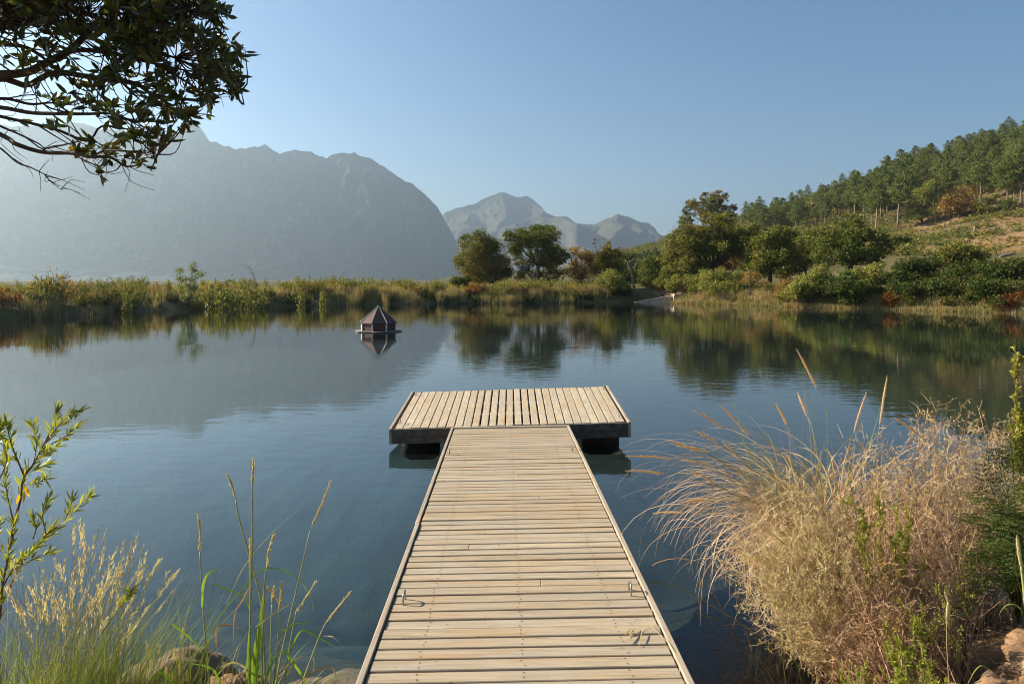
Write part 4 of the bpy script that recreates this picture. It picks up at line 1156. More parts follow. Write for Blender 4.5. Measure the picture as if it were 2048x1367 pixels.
KINDS = [
 ('fynbos_shrub', 'yellow-olive upright shrub among the grasses of the far left bank', 'olive shrubs of the left bank', sprig_shrub('fynbos_shrub', 1.25, .6, 22, 34, 'olive', 1)),
 ('fynbos_shrub', 'low grey-green mounded shrub near the water on the far left bank', 'grey-green shrubs of the left bank', sprig_shrub('fynbos_shrub', .85, .7, 30, 30, 'olive', 2, .1, .5)),
 ('fynbos_shrub', 'rust brown low shrub among the grasses of the far left bank', 'rust brown shrubs of the left bank', sprig_shrub('fynbos_shrub', .8, .65, 24, 34, 'rust', 3, .08, .8)),
 ('fynbos_shrub', 'mustard yellow shrub among the grasses of the far left bank', 'yellow shrubs of the left bank', sprig_shrub('fynbos_shrub', .95, .6, 26, 34, 'yellow', 4, .085)),
 ('fynbos_shrub', 'dark green leafy shrub at the foot of the far left bank', 'dark green shrubs of the left bank', sprig_shrub('fynbos_shrub', .8, .75, 30, 36, 'dark', 5, .1, .4)),
 ('fynbos_shrub', 'dull brown shrub among the grasses of the far left bank', 'brown shrubs of the left bank', sprig_shrub('fynbos_shrub', 1.0, .6, 24, 34, 'brown', 6, .08)),
 ('spire_shrub', 'slender upright green spire standing above the grasses of the far left bank', 'slender spires of the left bank', sprig_shrub('spire_shrub', 1.7, .16, 4, 70, 'olive', 7, .09, 1.4)),
]
ku = [False] * len(KINDS)
def put_shrub(k, x, y, s, rng, label=None, group=None, sz=1.0, grp=None):
    nm, lab, grp, o = KINDS[k]
    if ku[k]: o = copy_tree(o)
    ku[k] = True
    o.location = (x, y, gz1(x, y) - .04); o.scale = (s, s, s * sz); o.rotation_euler = (0, 0, rng.uniform(0, 6.28))
    tag(o, label or lab, 'shrub', None if label else grp)
    if label and 'group' in o: del o['group']
    if grp: o['group'] = grp
for k, n, s0, s1, a, b in ((0, 42, 1.2, 7.0, .8, 1.7), (1, 34, .2, 4.0, .8, 1.6), (2, 34, 1.2, 7.0, .8, 1.6), (3, 32, 1.2, 7.0, .8, 1.6), (4, 28, -.1, 1.6, .6, 1.1), (5, 30, 1.0, 7.0, .8, 1.6), (6, 64, 1.2, 7.0, .7, 1.4)):
    x, y, _ = along_shore(0, 7, n, srng, s0, s1)
    for xx, yy in zip(x, y):
        put_shrub(k, xx, yy, srng.uniform(a, b), srng)
for k, n in ((0, 13), (3, 11), (2, 11), (5, 10), (1, 9), (6, 12)):
    x, y, _ = along_shore(3, 7, n, srng, 2.5, 8.0)
    for xx, yy in zip(x, y):
        put_shrub(k, xx, yy, srng.uniform(1.0, 1.6), srng)
def put_px(k, px, foot, top, d, label):
    x = (px - 1024) * d / F; z = gz1(x, d)
    want = CAMH + (HZ - top) * d / F - z
    nat = {0: 1.25, 1: .85, 2: .8, 3: .95, 4: .8, 5: 1.0, 6: 1.7}[k]
    put_shrub(k, x, d, max(.8, want / nat * .9), srng, label, None, 1.1)
put_px(0, 92, 600, 528, 41, 'broad dark olive shrub rising highest at the left end of the far bank')
put_px(5, 112, 600, 532, 42, 'brownish shrub just right of the broad dark olive one on the far bank')
put_px(6, 170, 590, 524, 43, 'forked tall spire shrub right of the two big shrubs on the far bank')
put_px(6, 250, 590, 536, 44, 'single brown-green spire between the forked spire and the pale sapling')
put_px(0, 268, 590, 546, 46, 'bushy olive shrub left of the pale sapling on the far bank')
put_px(0, 448, 590, 530, 50, 'bristly olive shrub between the pale sapling and the dead twigs')
put_px(0, 500, 590, 545, 51, 'dark olive shrub below the bare dead twigs on the far bank')
put_px(6, 600, 590, 540, 53, 'cluster of green spires left of the duck house on the far bank')
put_px(6, 645, 590, 536, 55, 'narrow green spire right of the spire cluster on the far bank')
px_tree('sapling', 'pale green sapling standing taller than the grasses of the far left bank', 'tree', (375, 612), [(352,540,9),(362,556,8),(385,535,11),(394,548,10),(376,562,12),(386,578,13),(372,592,13),(362,575,9)], 46.5, 'pale', .10, .025, .6, seed=82, extra=1, depth=.7)
dead_stem('dead_branch', 'bare grey dead twigs sticking out of the far left bank', [((515-860)*3.938, (580-360)*3.938), ((508-860)*3.938, (556-360)*3.938), ((503-860)*3.938, (540-360)*3.938), ((495-860)*3.938, (531-360)*3.938)], 52, .035, 5, 12)

# rusty shrubs along the centre of the far shore
crng = np.random.default_rng(14)
for i, (px, d, k, s, lab) in enumerate(((1000,66,2,1.1,'wide rust coloured shrub below the autumn-brown tree'), (1050,66,2,1.3,'wide rust coloured shrub below the tall green tree'), (1085,66.5,2,1.1,'small rust shrub right of the widest rust shrub'),
        (1150,64.5,4,1.3,'dark brown-green shrub at the waterline below the snags'), (1165,65,2,1.2,'dark rust shrub at the waterline below the snags'), (1225,67,4,1.3,'dark green shrub by the waterline left of the spillway'), (1250,68,4,1.3,'dark green shrub by the waterline nearest the spillway'),
        (930,64,3,1.1,'yellow shrub at the waterline below the autumn-brown tree'), (1105,65,3,1.0,'yellow shrub at the waterline below the tall green tree'))):
    put_shrub(k, (px - 1024) * d / F, d, s, crng, lab)
for k, n, s0, s1, a, b in ((0, 7, 2.0, 9, .8, 1.2), (3, 5, 1.5, 8, .8, 1.2), (1, 5, .8, 6, .8, 1.2)):
    x, y, _ = along_shore(10, 13, n, crng, s0, s1)
    for xx, yy in zip(x, y):
        put_shrub(k, xx, yy, crng.uniform(a, b) * .9, crng, ['yellow-olive upright shrub on the grassy right shore below the oaks', '', '', 'mustard yellow shrub on the grassy right shore below the oaks'][k] or 'low grey-green shrub on the grassy right shore below the oaks', None, grp='%s shrubs below the oaks' % ['olive', 'grey-green', '', 'yellow'][k])
rock_rng = np.random.default_rng(4)

# ------------------------------------------------------------------ foreground plants
DRY = leafy('dry_fountain_grass', [(0.52,0.34,0.18), (0.66,0.49,0.30), (0.36,0.20,0.085), (0.58,0.41,0.23), (0.74,0.58,0.40)], .3, rough=.55, tint=(1.1, .95, .6))
GREENB = leafy('green_grass_blades', [(0.19,0.24,0.045), (0.28,0.33,0.07), (0.13,0.17,0.03)], .4)
FRESH = leafy('fresh_green_blade', [(0.17,0.29,0.03), (0.24,0.37,0.05)], .45, rough=.35)
PLUME = leafy('grass_plume', [(0.60,0.42,0.26), (0.70,0.53,0.36), (0.50,0.34,0.20)], .4)
SEED = leafy('seed_head', [(0.50,0.44,0.24), (0.64,0.56,0.34), (0.40,0.34,0.16)], .35)
PALESEED = leafy('pale_seed_head', [(0.68,0.57,0.38), (0.78,0.68,0.48), (0.55,0.42,0.23)], .4)
TWIG = leafy('dry_twig', [(0.36,0.20,0.115), (0.50,0.32,0.19), (0.22,0.115,0.065)], .05, rough=.8)
TWIGP = leafy('pale_dry_twig', [(0.58,0.435,0.24), (0.70,0.55,0.34), (0.36,0.23,0.12)], .05, rough=.8)
DRYLEAF = leafy('dry_shrub_leaf', [(0.58,0.40,0.20), (0.68,0.51,0.28), (0.44,0.28,0.13), (0.46,0.41,0.18)], .3, rough=.8)
GREYLEAF = leafy('grey_green_shrub_leaf', [(0.43,0.39,0.17), (0.54,0.47,0.23), (0.58,0.44,0.24)], .3, rough=.8)
LIME = leafy('yellow_green_sprig_leaf', [(0.27,0.29,0.05), (0.36,0.35,0.07), (0.21,0.25,0.04)], .4)
FERN = leafy('fern_leaf', [(0.055,0.085,0.018), (0.10,0.13,0.032), (0.03,0.05,0.012)], .4)
CONE = leafy('conebush_leaf', [(0.30,0.31,0.06), (0.38,0.36,0.09), (0.24,0.24,0.05)], .4)
WILLOW = leafy('willow_leaf', [(0.25,0.28,0.045), (0.36,0.38,0.075), (0.13,0.17,0.03)], .5, rough=.4, spec=.35)
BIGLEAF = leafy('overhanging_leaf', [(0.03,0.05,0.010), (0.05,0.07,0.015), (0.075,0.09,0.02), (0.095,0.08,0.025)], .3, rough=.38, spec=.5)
YLEAF = leafy('yellowed_leaf', [(0.55,0.42,0.03), (0.62,0.36,0.03)], .5)
REDLEAF = leafy('red_leaf', [(0.35,0.03,0.02)], .4)
TWIGDARK = plain('dark_tree_bark', (0.055, 0.036, 0.024), 0.85, 0.35, 20, 0.4)
REDSTEM = plain('reddish_stem', (0.13, 0.05, 0.032), 0.6, 0.3, 40, 0.2)
GREENSTEM = plain('green_stem', (0.27, 0.29, 0.10), 0.55, 0.3, 40, 0.1)
STRAWSTEM = plain('straw_stem', (0.42, 0.33, 0.17), 0.7, 0.25, 40, 0.1)

def arc_blades(base, n, rng, r0, L, w, el, bend, az=None, K=12):
    """arching blades: leave the tuft steeply, bend over under their weight"""
    b = np.asarray(base, float) if np.ndim(base) == 2 else np.asarray(base, float) + np.c_[rng.normal(0, r0, (n, 2)), np.zeros(n)]
    a = rng.uniform(0, 6.283, n) if az is None else az
    e0 = rng.uniform(*el, n); bd = rng.uniform(*bend, n); Ls = rng.uniform(*L, n)
    t = np.linspace(0, 1, K)
    ang = e0[:, None] - bd[:, None] * t[None] ** 1.5
    ds = Ls[:, None] / (K - 1)
    wob = a[:, None] + (rng.normal(0, .35, n)[:, None]) * t[None] ** 2
    dx = np.cos(ang) * np.cos(wob) * ds; dy = np.cos(ang) * np.sin(wob) * ds; dz = np.sin(ang) * ds
    path = np.stack((np.cumsum(dx, 1), np.cumsum(dy, 1), np.cumsum(dz, 1)), -1)
    path = np.concatenate((np.zeros((n, 1, 3)), path[:, :-1]), 1) + b[:, None]
    side = np.stack((-np.sin(a), np.cos(a), rng.normal(0, .35, n)), -1)
    wd = rng.uniform(*w, n)[:, None] * np.interp(t, [0, .25, .7, 1], [.8, 1, .75, .1])[None]
    return path, wd, unit(side)

def plume(mb, p0, p1, sag, r, rng, n=170, blen=.013):
    """bristly spike from p0 to p1"""
    mid = (p0 + p1) / 2 + np.array((0, 0, sag))
    path = smooth_path([p0, mid, p1], 14)
    tube(mb, path, [r * .35, r * .6, r * .55, r * .1], 6)
    s = rng.uniform(0, 1, n) ** .9; i = s * 13
    q = np.stack([np.interp(i, np.arange(14), path[:, c]) for c in range(3)], 1)
    ax = unit(path[-1] - path[0])
    o = rdir(rng, n); o = unit(o - (o @ ax)[:, None] * ax)
    env = np.interp(s, [0, .12, .6, 1], [.5, 1, .9, .35])[:, None]
    d = unit(ax * .9 + o * .75)
    pts = np.stack((q + o * r * .4 * env, q + o * r * .4 * env + d * blen * env), 1)
    ribbons(mb, pts, np.full((n, 2), .0022) * (1, .4), unit(np.cross(d, rdir(rng, n))))

# fountain grass on the right bank
def fountain_grass():
    rng = np.random.default_rng(101)
    d = 4.25
    b = np.array((1.82, d, max(.14, gz1(1.82, d))))
    root = empty('fountain_grass', b, 'big arching tuft of dry fountain grass with pinkish plumes over the water right of the jetty', 'grass')
    m = MB()
    az = np.concatenate((rng.uniform(-.3, 4.1, 330), rng.normal(3.1, .6, 230)))
    p, w, s = arc_blades((0, 0, 0), 560, rng, .15, (.75, 1.55), (.0045, .0085), (1.2, 1.55), (1.7, 3.5), az=az, K=16)
    ribbons(m, p, w, s)
    p, w, s = arc_blades((0, 0, 0), 200, rng, .15, (.4, .9), (.004, .008), (.5, 1.4), (.6, 2.6), az=rng.uniform(0, 3.9, 200))
    ribbons(m, p, w, s)
    m.build('dry_blades', DRY, root)
    m = MB()
    p, w, s = arc_blades((0, 0, 0), 90, rng, .12, (.8, 1.4), (.004, .006), (1.1, 1.52), (.3, 1.5), az=rng.normal(2.7, .9, 90), K=14)
    ribbons(m, p, w, s); m.build('green_blades', GREENB, root)
    m = MB()
    p, w, s = arc_blades((0, 0, 0), 16, rng, .1, (1.1, 1.55), (.0022, .0032), (1.2, 1.5), (.1, .7), az=rng.normal(2.4, 1.0, 16), K=14)
    ribbons(m, p, w, s); m.build('bare_stems', DRY, root)
    for i, (x0, y0, x1, y1) in enumerate(((760,225,683,75),(1005,360,1033,175),(905,390,953,240),(645,365,602,285),(500,410,380,283),(400,380,282,308),(720,330,685,240),
            (380,440,292,390),(345,470,217,447),(300,470,180,425),(205,497,22,487),(360,523,230,502),(170,555,20,543),(370,595,270,540),(330,655,240,668),(240,705,127,708),(455,490,395,430),(1180,425,1060,338))):
        dd = d + rng.uniform(-.35, .25)
        q0 = P(1240 + x0 / 1.933, 660 + y0 / 1.933, dd) - b; q1 = P(1240 + x1 / 1.933, 660 + y1 / 1.933, dd + rng.normal(0, .04)) - b
        st = MB(); foot = np.array((rng.normal(0, .1), rng.normal(0, .1), 0))
        dirv = unit(q1 - q0)
        tube(st, smooth_path([foot, foot * .5 + (q0 - dirv * .35) * .5 + (0, 0, .16), q0 - dirv * .12, q0 + dirv * .01], 16), [.0022, .0012], 4)
        so = st.build('stem', GREENSTEM, root)
        pm = MB(); plume(pm, q0, q1, .006, .0085, rng); pm.build('plume', PLUME, so)
    return root
fountain_grass()

def twig_shrub(name, label, cat, base, C, R, n_stem, n_twig, twig_m, leaf_m, leaf=.006, n_leaf=9, seed=1, lw=.55, foot=.14, stem_r=.003, tl=(.04, .11), low=.0):
    """dense dry shrub: stems from one foot to the outside of its round masses, side twigs, tiny leaves"""
    rng = np.random.default_rng(seed)
    base = np.array(base, float); C = np.array(C, float) - base; R = np.array(R, float)
    root = empty(name, base, label, cat)
    pr = (R ** 2) / (R ** 2).sum()
    st, tw, lf = MB(), MB(), MB()
    tp, td, lp, ld = [], [], [], []
    for k in range(n_stem):
        j = rng.choice(len(R), p=pr)
        e = C[j] + rdir(rng, 1)[0] * R[j] * rng.uniform(.55, 1.05)
        f = np.array((rng.normal(0, foot), rng.normal(0, foot), -.02))
        mid = f * .5 + e * .5 + np.array((0, 0, .12 * np.linalg.norm(e))) + rng.normal(0, .05, 3)
        p = smooth_path([f, mid, e], 9)
        tube(st, p, [stem_r, stem_r * .35], 3, cap=False)
        s = rng.uniform(.32, 1, n_twig); i = s * 8
        q = np.stack([np.interp(i, np.arange(9), p[:, c]) for c in range(3)], 1)
        ax = unit(p[-1] - p[3])
        dd = unit(rng.normal(size=q.shape) + ax * .7 + (0, 0, .25))
        tp.append(q); td.append(dd)
    tp = np.concatenate(tp); td = np.concatenate(td)
    L = rng.uniform(*tl, len(tp))
    K = 4; t = np.linspace(0, 1, K)
    path = tp[:, None] + td[:, None] * (L[:, None] * t)[..., None] + rng.normal(size=(len(tp), K, 3)) * .006 * t[None, :, None]
    ribbons(tw, path, np.repeat(np.interp(t, [0, 1], [.0022, .0009])[None], len(tp), 0), unit(np.cross(td, rdir(rng, len(tp)))))
    # twiglets
    n2 = len(tp) * 2
    idx = rng.integers(0, len(tp), n2); s2 = rng.uniform(.3, 1, n2)[:, None]
    q2 = tp[idx] + td[idx] * L[idx][:, None] * s2; d2 = unit(rng.normal(size=(n2, 3)) + td[idx] * .8)
    l2 = rng.uniform(.012, .04, n2)[:, None]
    ribbons(tw, np.stack((q2, q2 + d2 * l2), 1), np.full((n2, 2), .0013), unit(np.cross(d2, rdir(rng, n2))))
    n3 = len(tp) * n_leaf
    idx = rng.integers(0, n2, n3)
    q3 = q2[idx] + d2[idx] * l2[idx] * rng.uniform(0, 1.1, (n3, 1)) + rng.normal(0, .004, (n3, 3))
    LL = leaf * rng.uniform(.6, 1.5, n3)
    quads(lf, q3, LL, LL * lw, rng, .3)
    st.build('stems', TWIG, root); tw.build('twigs', twig_m, root); lf.build('foliage', leaf_m, root)
    return root
def SP(*l):
    return [P(x, y, d) for x, y, d, r in l], [r * d / F for x, y, d, r in l]
c, r = SP((1850,960,4.1,150), (1960,930,4.2,120), (1780,1000,4.0,130), (1900,860,4.4,70), (1985,1000,4.0,100), (1720,930,4.3,80), (1850,1100,3.9,120), (1960,860,4.5,70), (2045,990,4.2,110), (2020,1090,3.9,100), (2080,920,4.4,90))
twig_shrub('dry_shrub', 'wide tan brown twiggy dry shrub behind the fern at the right', 'shrub', (2.25, 4.0, gz1(2.25, 4.0)), c, r, 430, 15, TWIGP, DRYLEAF, .0075, 9, 111, stem_r=.003, foot=.2)
c, r = SP((1560,1040,3.75,105), (1520,1130,3.65,85), (1600,1150,3.55,110), (1570,1230,3.45,85), (1660,1090,3.6,95), (1620,1280,3.4,65), (1690,1190,3.5,90))
twig_shrub('dry_shrub', 'rounded grey-olive dry shrub bulging over the dark water beside the jetty', 'shrub', (1.75, 3.55, gz1(1.75, 3.55)), c, r, 360, 15, TWIGP, GREYLEAF, .0068, 11, 112, foot=.12, stem_r=.0026)
c, r = SP((1760,1120,3.45,110), (1740,1220,3.3,120), (1830,1180,3.4,95), (1690,1250,3.25,80), (1860,1060,3.6,90), (1790,1280,3.15,70))
twig_shrub('dry_shrub', 'red-brown bare-stemmed shrub in front of the other dry shrubs at the right', 'shrub', (1.78, 3.15, gz1(1.78, 3.15)), c, r, 330, 12, TWIG, DRYLEAF, .0065, 4, 113, foot=.13, stem_r=.003, tl=(.05, .14))
def sprig_plant(name, label, base, tips, leafm, seed, leaf=.014, n=70, start=.4, stem=REDSTEM, lw=.35, spread=.012, side=10, r=.003):
    """upright sprigs set with tiny needle leaves"""
    rng = np.random.default_rng(seed)
    base = np.array(base, float)
    root = empty(name, base, label, 'shrub')
    st, lf = MB(), MB()
    for tip in tips:
        e = np.array(tip) - base
        p = smooth_path([(rng.normal(0, .02), rng.normal(0, .02), -.02), e * (.6, .6, .5) + rng.normal(0, .02, 3), e], 12)
        tube(st, p, [r, r * .4], 4)
        subs = [(p, start)]
        for k in range(side):
            i = rng.uniform(start, .95); q = np.array([np.interp(i * 11, np.arange(12), p[:, c]) for c in range(3)])
            L = rng.uniform(.05, .16) * (1.25 - i)
            dd = unit(rng.normal(size=3) * .55 + (0, 0, 1.0))
            pp = smooth_path([q, q + dd * L * .5 + rng.normal(0, .01, 3), q + dd * L + (0, 0, .02)], 12)
            tube(st, pp, [r * .5, r * .2], 3); subs.append((pp, .1))
        for pp, s0 in subs:
            nn = n if s0 == start else n // 2
            i = rng.uniform(s0, 1.0, nn) * 11
            q = np.stack([np.interp(i, np.arange(12), pp[:, c]) for c in range(3)], 1) + rng.normal(0, spread * .2, (nn, 3))
            ax = unit(pp[-1] - pp[0])
            leaves(lf, q, rng.normal(size=(nn, 3)) * .5 + ax * .9, leaf * rng.uniform(.7, 1.4, nn), leaf * lw, rng)
    st.build('stem', stem, root, smooth=True); lf.build('foliage', leafm, root)
    return root
trng = np.random.default_rng(5)
tip = lambda l, d: [P(x + trng.normal(0, 6), y + trng.normal(0, 8), d + trng.normal(0, .05)) for x, y in l]
sprig_plant('broom_shrub', 'yellow-green sprigs standing up through the middle of the dry shrubs', (1.72, 3.3, gz1(1.72, 3.3)), tip([(1700,780+170),(1755,960),(1800,985),(1815,1000),(1770,1020),(1830,1050),(1730,1010),(1845,1110),(1790,1060)], 3.35), LIME, 121, .013, 130, .45)
sprig_plant('broom_shrub', 'bright lime feathery seedling at the bottom edge below the dry shrubs', (1.58, 2.85, gz1(1.58, 2.85)), tip([(1785,1290),(1805,1270),(1830,1255),(1850,1300),(1815,1320),(1770,1330),(1860,1340)], 2.85), LIME, 122, .014, 120, .1, GREENSTEM, side=8)
sprig_plant('broom_shrub', 'small lime sprig at the bottom edge nearest the jetty', (1.36, 2.9, gz1(1.36, 2.9)), tip([(1712,1330),(1730,1325),(1700,1350),(1745,1350)], 2.9), LIME, 123, .012, 80, .1, GREENSTEM, side=5)
sprig_plant('broom_shrub', 'grey-green sprigs poking out of the front of the rounded dry shrub', (1.62, 3.4, gz1(1.62, 3.4)), tip([(1560,1060),(1600,1040),(1640,1090),(1520,1120),(1580,1140),(1640,1160),(1690,1120),(1550,1200)], 3.3), GREYLEAF, 126, .010, 60, .5, TWIG, side=10)
sprig_plant('broom_shrub', 'yellow-green sprigs among bare red-brown stems, low right of the middle', (1.9, 3.1, gz1(1.9, 3.1)), tip([(1850,1200),(1880,1160),(1820,1230),(1905,1230),(1790,1190),(1760,1240)], 3.05), LIME, 127, .011, 50, .5, REDSTEM, side=9)
sprig_plant('conebush', 'tall yellow-green conebush cut by the right edge of the photo', (2.95, 4.1, gz1(2.95, 4.1)), tip([(2030,700),(2045,740),(2018,790),(2060,700),(2075,760),(2040,830),(2090,720),(2025,860),(2070,850),(2055,900),(2110,800),(2130,720),(2150,840),(2180,760),(2200,850),(2120,900),(2160,920),(2085,920)], 4.1), CONE, 124, .026, 260, .25, REDSTEM, lw=.42, side=12, r=.006)
sprig_plant('broom_shrub', 'yellow-tipped reddish twigs low beside the dark fern', (2.0, 3.2, gz1(2.0, 3.2)), tip([(1935,1100),(1955,1130),(1915,1130),(1975,1150),(1900,1170)], 3.25), LIME, 125, .012, 30, .6, REDSTEM, side=9)

def fern():
    rng = np.random.default_rng(131)
    base = np.array((2.62, 3.75, gz1(2.62, 3.75) + .02))
    root = empty('fern', base, 'dark green fern with drooping fronds at the right edge under the conebush', 'fern')
    for fx, fy, dd in ((1945,985,3.4),(1965,930,3.5),(1990,900,3.6),(2010,1010,3.35),(1935,1040,3.4),(2060,960,3.3),(1925,1120,3.35),(1985,1100,3.25),(2075,1080,3.2),(2030,1150,3.2),(1960,1180,3.2),(2020,880,3.7)) + tuple((rng.uniform(1915, 2090), rng.uniform(1010, 1240), rng.uniform(3.1, 3.5)) for _ in range(9)):
        e = P(fx, fy, dd) - base
        p = smooth_path([(0, 0, 0), e * .5 + (0, 0, .13 + .1 * abs(rng.normal())), e], 20)
        m = MB(); tube(m, p, [.004, .001], 4)
        tn = unit(np.gradient(p, axis=0))
        for i in range(4, 20):
            side = unit(np.cross(tn[i], (0, 0, 1)) + (0, 0, -.15))
            f = (i - 4) / 15; L = .13 * math.sin(math.pi * (.18 + .80 * (1 - f)) ) * (1 - f * .55) + .012
            for sg in (-1, 1):
                dr = unit(side * sg + tn[i] * .55 + rng.normal(0, .08, 3))
                k = np.linspace(.08, 1, 9)
                q = p[i] + dr * (k * L)[:, None]
                wv = unit(np.cross(dr, np.cross(tn[i], dr)))
                for s2 in (-1, 1):
                    d2 = np.repeat(unit(wv * s2 + dr * .7)[None], 9, 0)
                    leaves(m, q, d2, L * .26 * (1.15 - k), .007, rng, 1.0, .05)
        m.build('frond', FERN, root)
fern()
# reed stem by the right edge, with a bent leaf
def reed():
    rng = np.random.default_rng(7)
    b = np.array((2.06, 2.95, gz1(2.06, 2.95)))
    root = empty('reed', b, 'single thick green reed spike with a bent pale blade at the lower right edge', 'reed')
    m = MB(); tube(m, smooth_path([P(2056,1260,2.95) - b, P(2046,1160,2.95) - b, P(2036,1075,2.95) - b], 10), [.006, .005], 6); s = m.build('stem', GREENSTEM, root, smooth=True)
    m = MB(); plume(m, P(2041,1130,2.95) - b, P(2033,1070,2.95) - b, 0, .009, rng, 160, .01); m.build('spike', SEED, s)
    for pts, w in (([(2050,1250),(2040,1215),(2015,1208),(1998,1230),(2003,1262)], .010), ([(1935,1367),(1950,1340),(1965,1330),(1985,1345)], .010), ([(2058,1240),(2030,1140),(2018,1095)], .006)):
        p = smooth_path([P(x, y, 2.9) - b for x, y in pts], 14)[None]
        m = MB(); ribbons(m, p, w * np.interp(np.linspace(0, 1, 14), [0, .3, 1], [.7, 1, .1])[None], np.array([(.5, .8, .2)])); m.build('blade', GREENB, root)
reed()
def dead_spike():
    rng = np.random.default_rng(9)
    b = np.array((1.79, 2.95, gz1(1.79, 2.95)))
    root = empty('seed_stalk', b, 'thin straw stalk with two pale drooping heads above the bare earth at lower right', 'grass')
    m = MB(); tube(m, smooth_path([(0,0,0), P(1893,1280,2.95) - b, P(1896,1205,2.95) - b], 10), [.0022, .0015], 4); m.build('stem', STRAWSTEM, root)
    for a, c in (((1897,1205),(1889,1183)), ((1897,1200),(1892,1245)), ((1896,1205),(1899,1240))):
        m = MB(); plume(m, P(*a, 2.95) - b, P(*c, 2.94) - b, .004, .007, rng, 90, .007); m.build('seed_head', SEED, root)
dead_spike()

# dead twigs and litter lying on the bare earth
def litter(name, label, area, n, seed, mat):
    rng = np.random.default_rng(seed)
    x = rng.uniform(area[0], area[1], n); y = rng.uniform(area[2], area[3], n)
    s = sdist(x, y) > .12; x, y = x[s], y[s]; z = gz(x, y) + rng.uniform(0, .03, len(x))
    q = np.stack((x, y, z), 1); a = rng.uniform(0, 6.283, len(x)); L = rng.uniform(.03, .2, len(x))
    d = np.stack((np.cos(a), np.sin(a), rng.normal(.1, .25, len(x))), 1)
    t = np.linspace(0, 1, 5)
    path = q[:, None] + d[:, None] * (L[:, None] * t)[..., None] + rng.normal(size=(len(x), 5, 3)) * .008
    path[..., 2] = np.maximum(path[..., 2], z[:, None] + .002)
    m = MB(); ribbons(m, path, np.repeat(np.interp(t, [0, 1], [.0035, .0012])[None], len(x), 0), unit(rdir(rng, len(x)) + (0, 0, .3)))
    return tag(m.build(name, mat), kind='stuff')
litter('twig_litter', '', (1.2, 3.6, 2.1, 3.8), 1500, 3, TWIGP)
litter('twig_litter', '', (-3.6, -.6, 1.9, 3.6), 500, 4, STRAW)

def rock(name, label, c, s, seed, mat, amp=.22):
    rng = np.random.default_rng(seed)
    nu, nv = 64, 40
    u = np.linspace(0, 2 * math.pi, nu, endpoint=False); v = np.linspace(.02, math.pi - .02, nv)
    U, V = np.meshgrid(u, v)
    d = np.stack((np.sin(V) * np.cos(U), np.sin(V) * np.sin(U), np.cos(V)), -1).reshape(-1, 3)
    r = np.array([1 + amp * mnoise.fractal(Vector(x * 1.6) + Vector((seed, 0, 0)), .8, 2.1, 6) - amp * .7 * abs(mnoise.noise(Vector(x * 2.3) + Vector((0, seed, 0)))) for x in d])
    m = MB(); k = np.arange(nv - 1)[:, None] * nu + np.arange(nu)[None]; kn = np.arange(nv - 1)[:, None] * nu + (np.arange(nu)[None] + 1) % nu
    m.add(d * r[:, None] * s, [np.stack((k, k + nu, kn + nu, kn), -1).reshape(-1, 4)])
    return tag(m.build(name, mat, None, True, c), label, 'rock')
def stone_mat(name, a, b_, c_):
    m, nt, b = nodes(name)
    c = coords(nt)
    n1 = noise(nt, 9, c, 10, .68); n2 = noise(nt, 2.4, c, 4)
    col = ramp(nt, n1, [(.3, a), (.5, b_), (.68, c_)]).outputs[0]
    col = mixc(nt, ramp(nt, n2, [(.45, (0, 0, 0)), (.62, (.8, .8, .8))]).outputs[0], col, (.07, .055, .04))
    nt.links.new(col, b.inputs['Base Color']); b.inputs['Roughness'].default_value = .9; b.inputs['Specular IOR Level'].default_value = .2
    bump(nt, n1, b, .9, .03)
    return m
STONE = stone_mat('tan_stone', (.09, .06, .037), (.21, .145, .095), (.34, .26, .18))
CLAY = stone_mat('orange_clay', (.14, .075, .038), (.27, .16, .085), (.38, .26, .15))
rock('rock', 'cracked tan rock in the grass at the water edge, lower left', (-1.52, 3.22, .06), (.36, .24, .27), 3, STONE)
rock('rock', 'orange-brown lump of rock right beside the cracked tan one', (-1.18, 3.12, .03), (.22, .18, .26), 8, CLAY)
rock('rock', 'flat brown rock under the shallow water left of the jetty', (-.92, 3.75, -.24), (.42, .30, .14), 12, CLAY)
rock('rock', 'dark round stone under water off the lower left bank', (-2.2, 4.2, -.45), (.16, .14, .10), 15, STONE)
rock('rock', 'crumbling orange clay block at the bottom right corner', (1.93, 2.72, gz1(1.93, 2.72) + .0), (.30, .22, .20), 17, CLAY, .32)
rock('rock', 'broken orange earth clod at the right edge below the reed', (2.25, 2.95, gz1(2.25, 2.95) + .03), (.26, .22, .17), 19, CLAY, .32)
rock('rock', 'small pale clay lump at the bottom edge beside the lime seedling', (1.70, 2.68, gz1(1.70, 2.68)), (.16, .14, .13), 23, CLAY, .3)

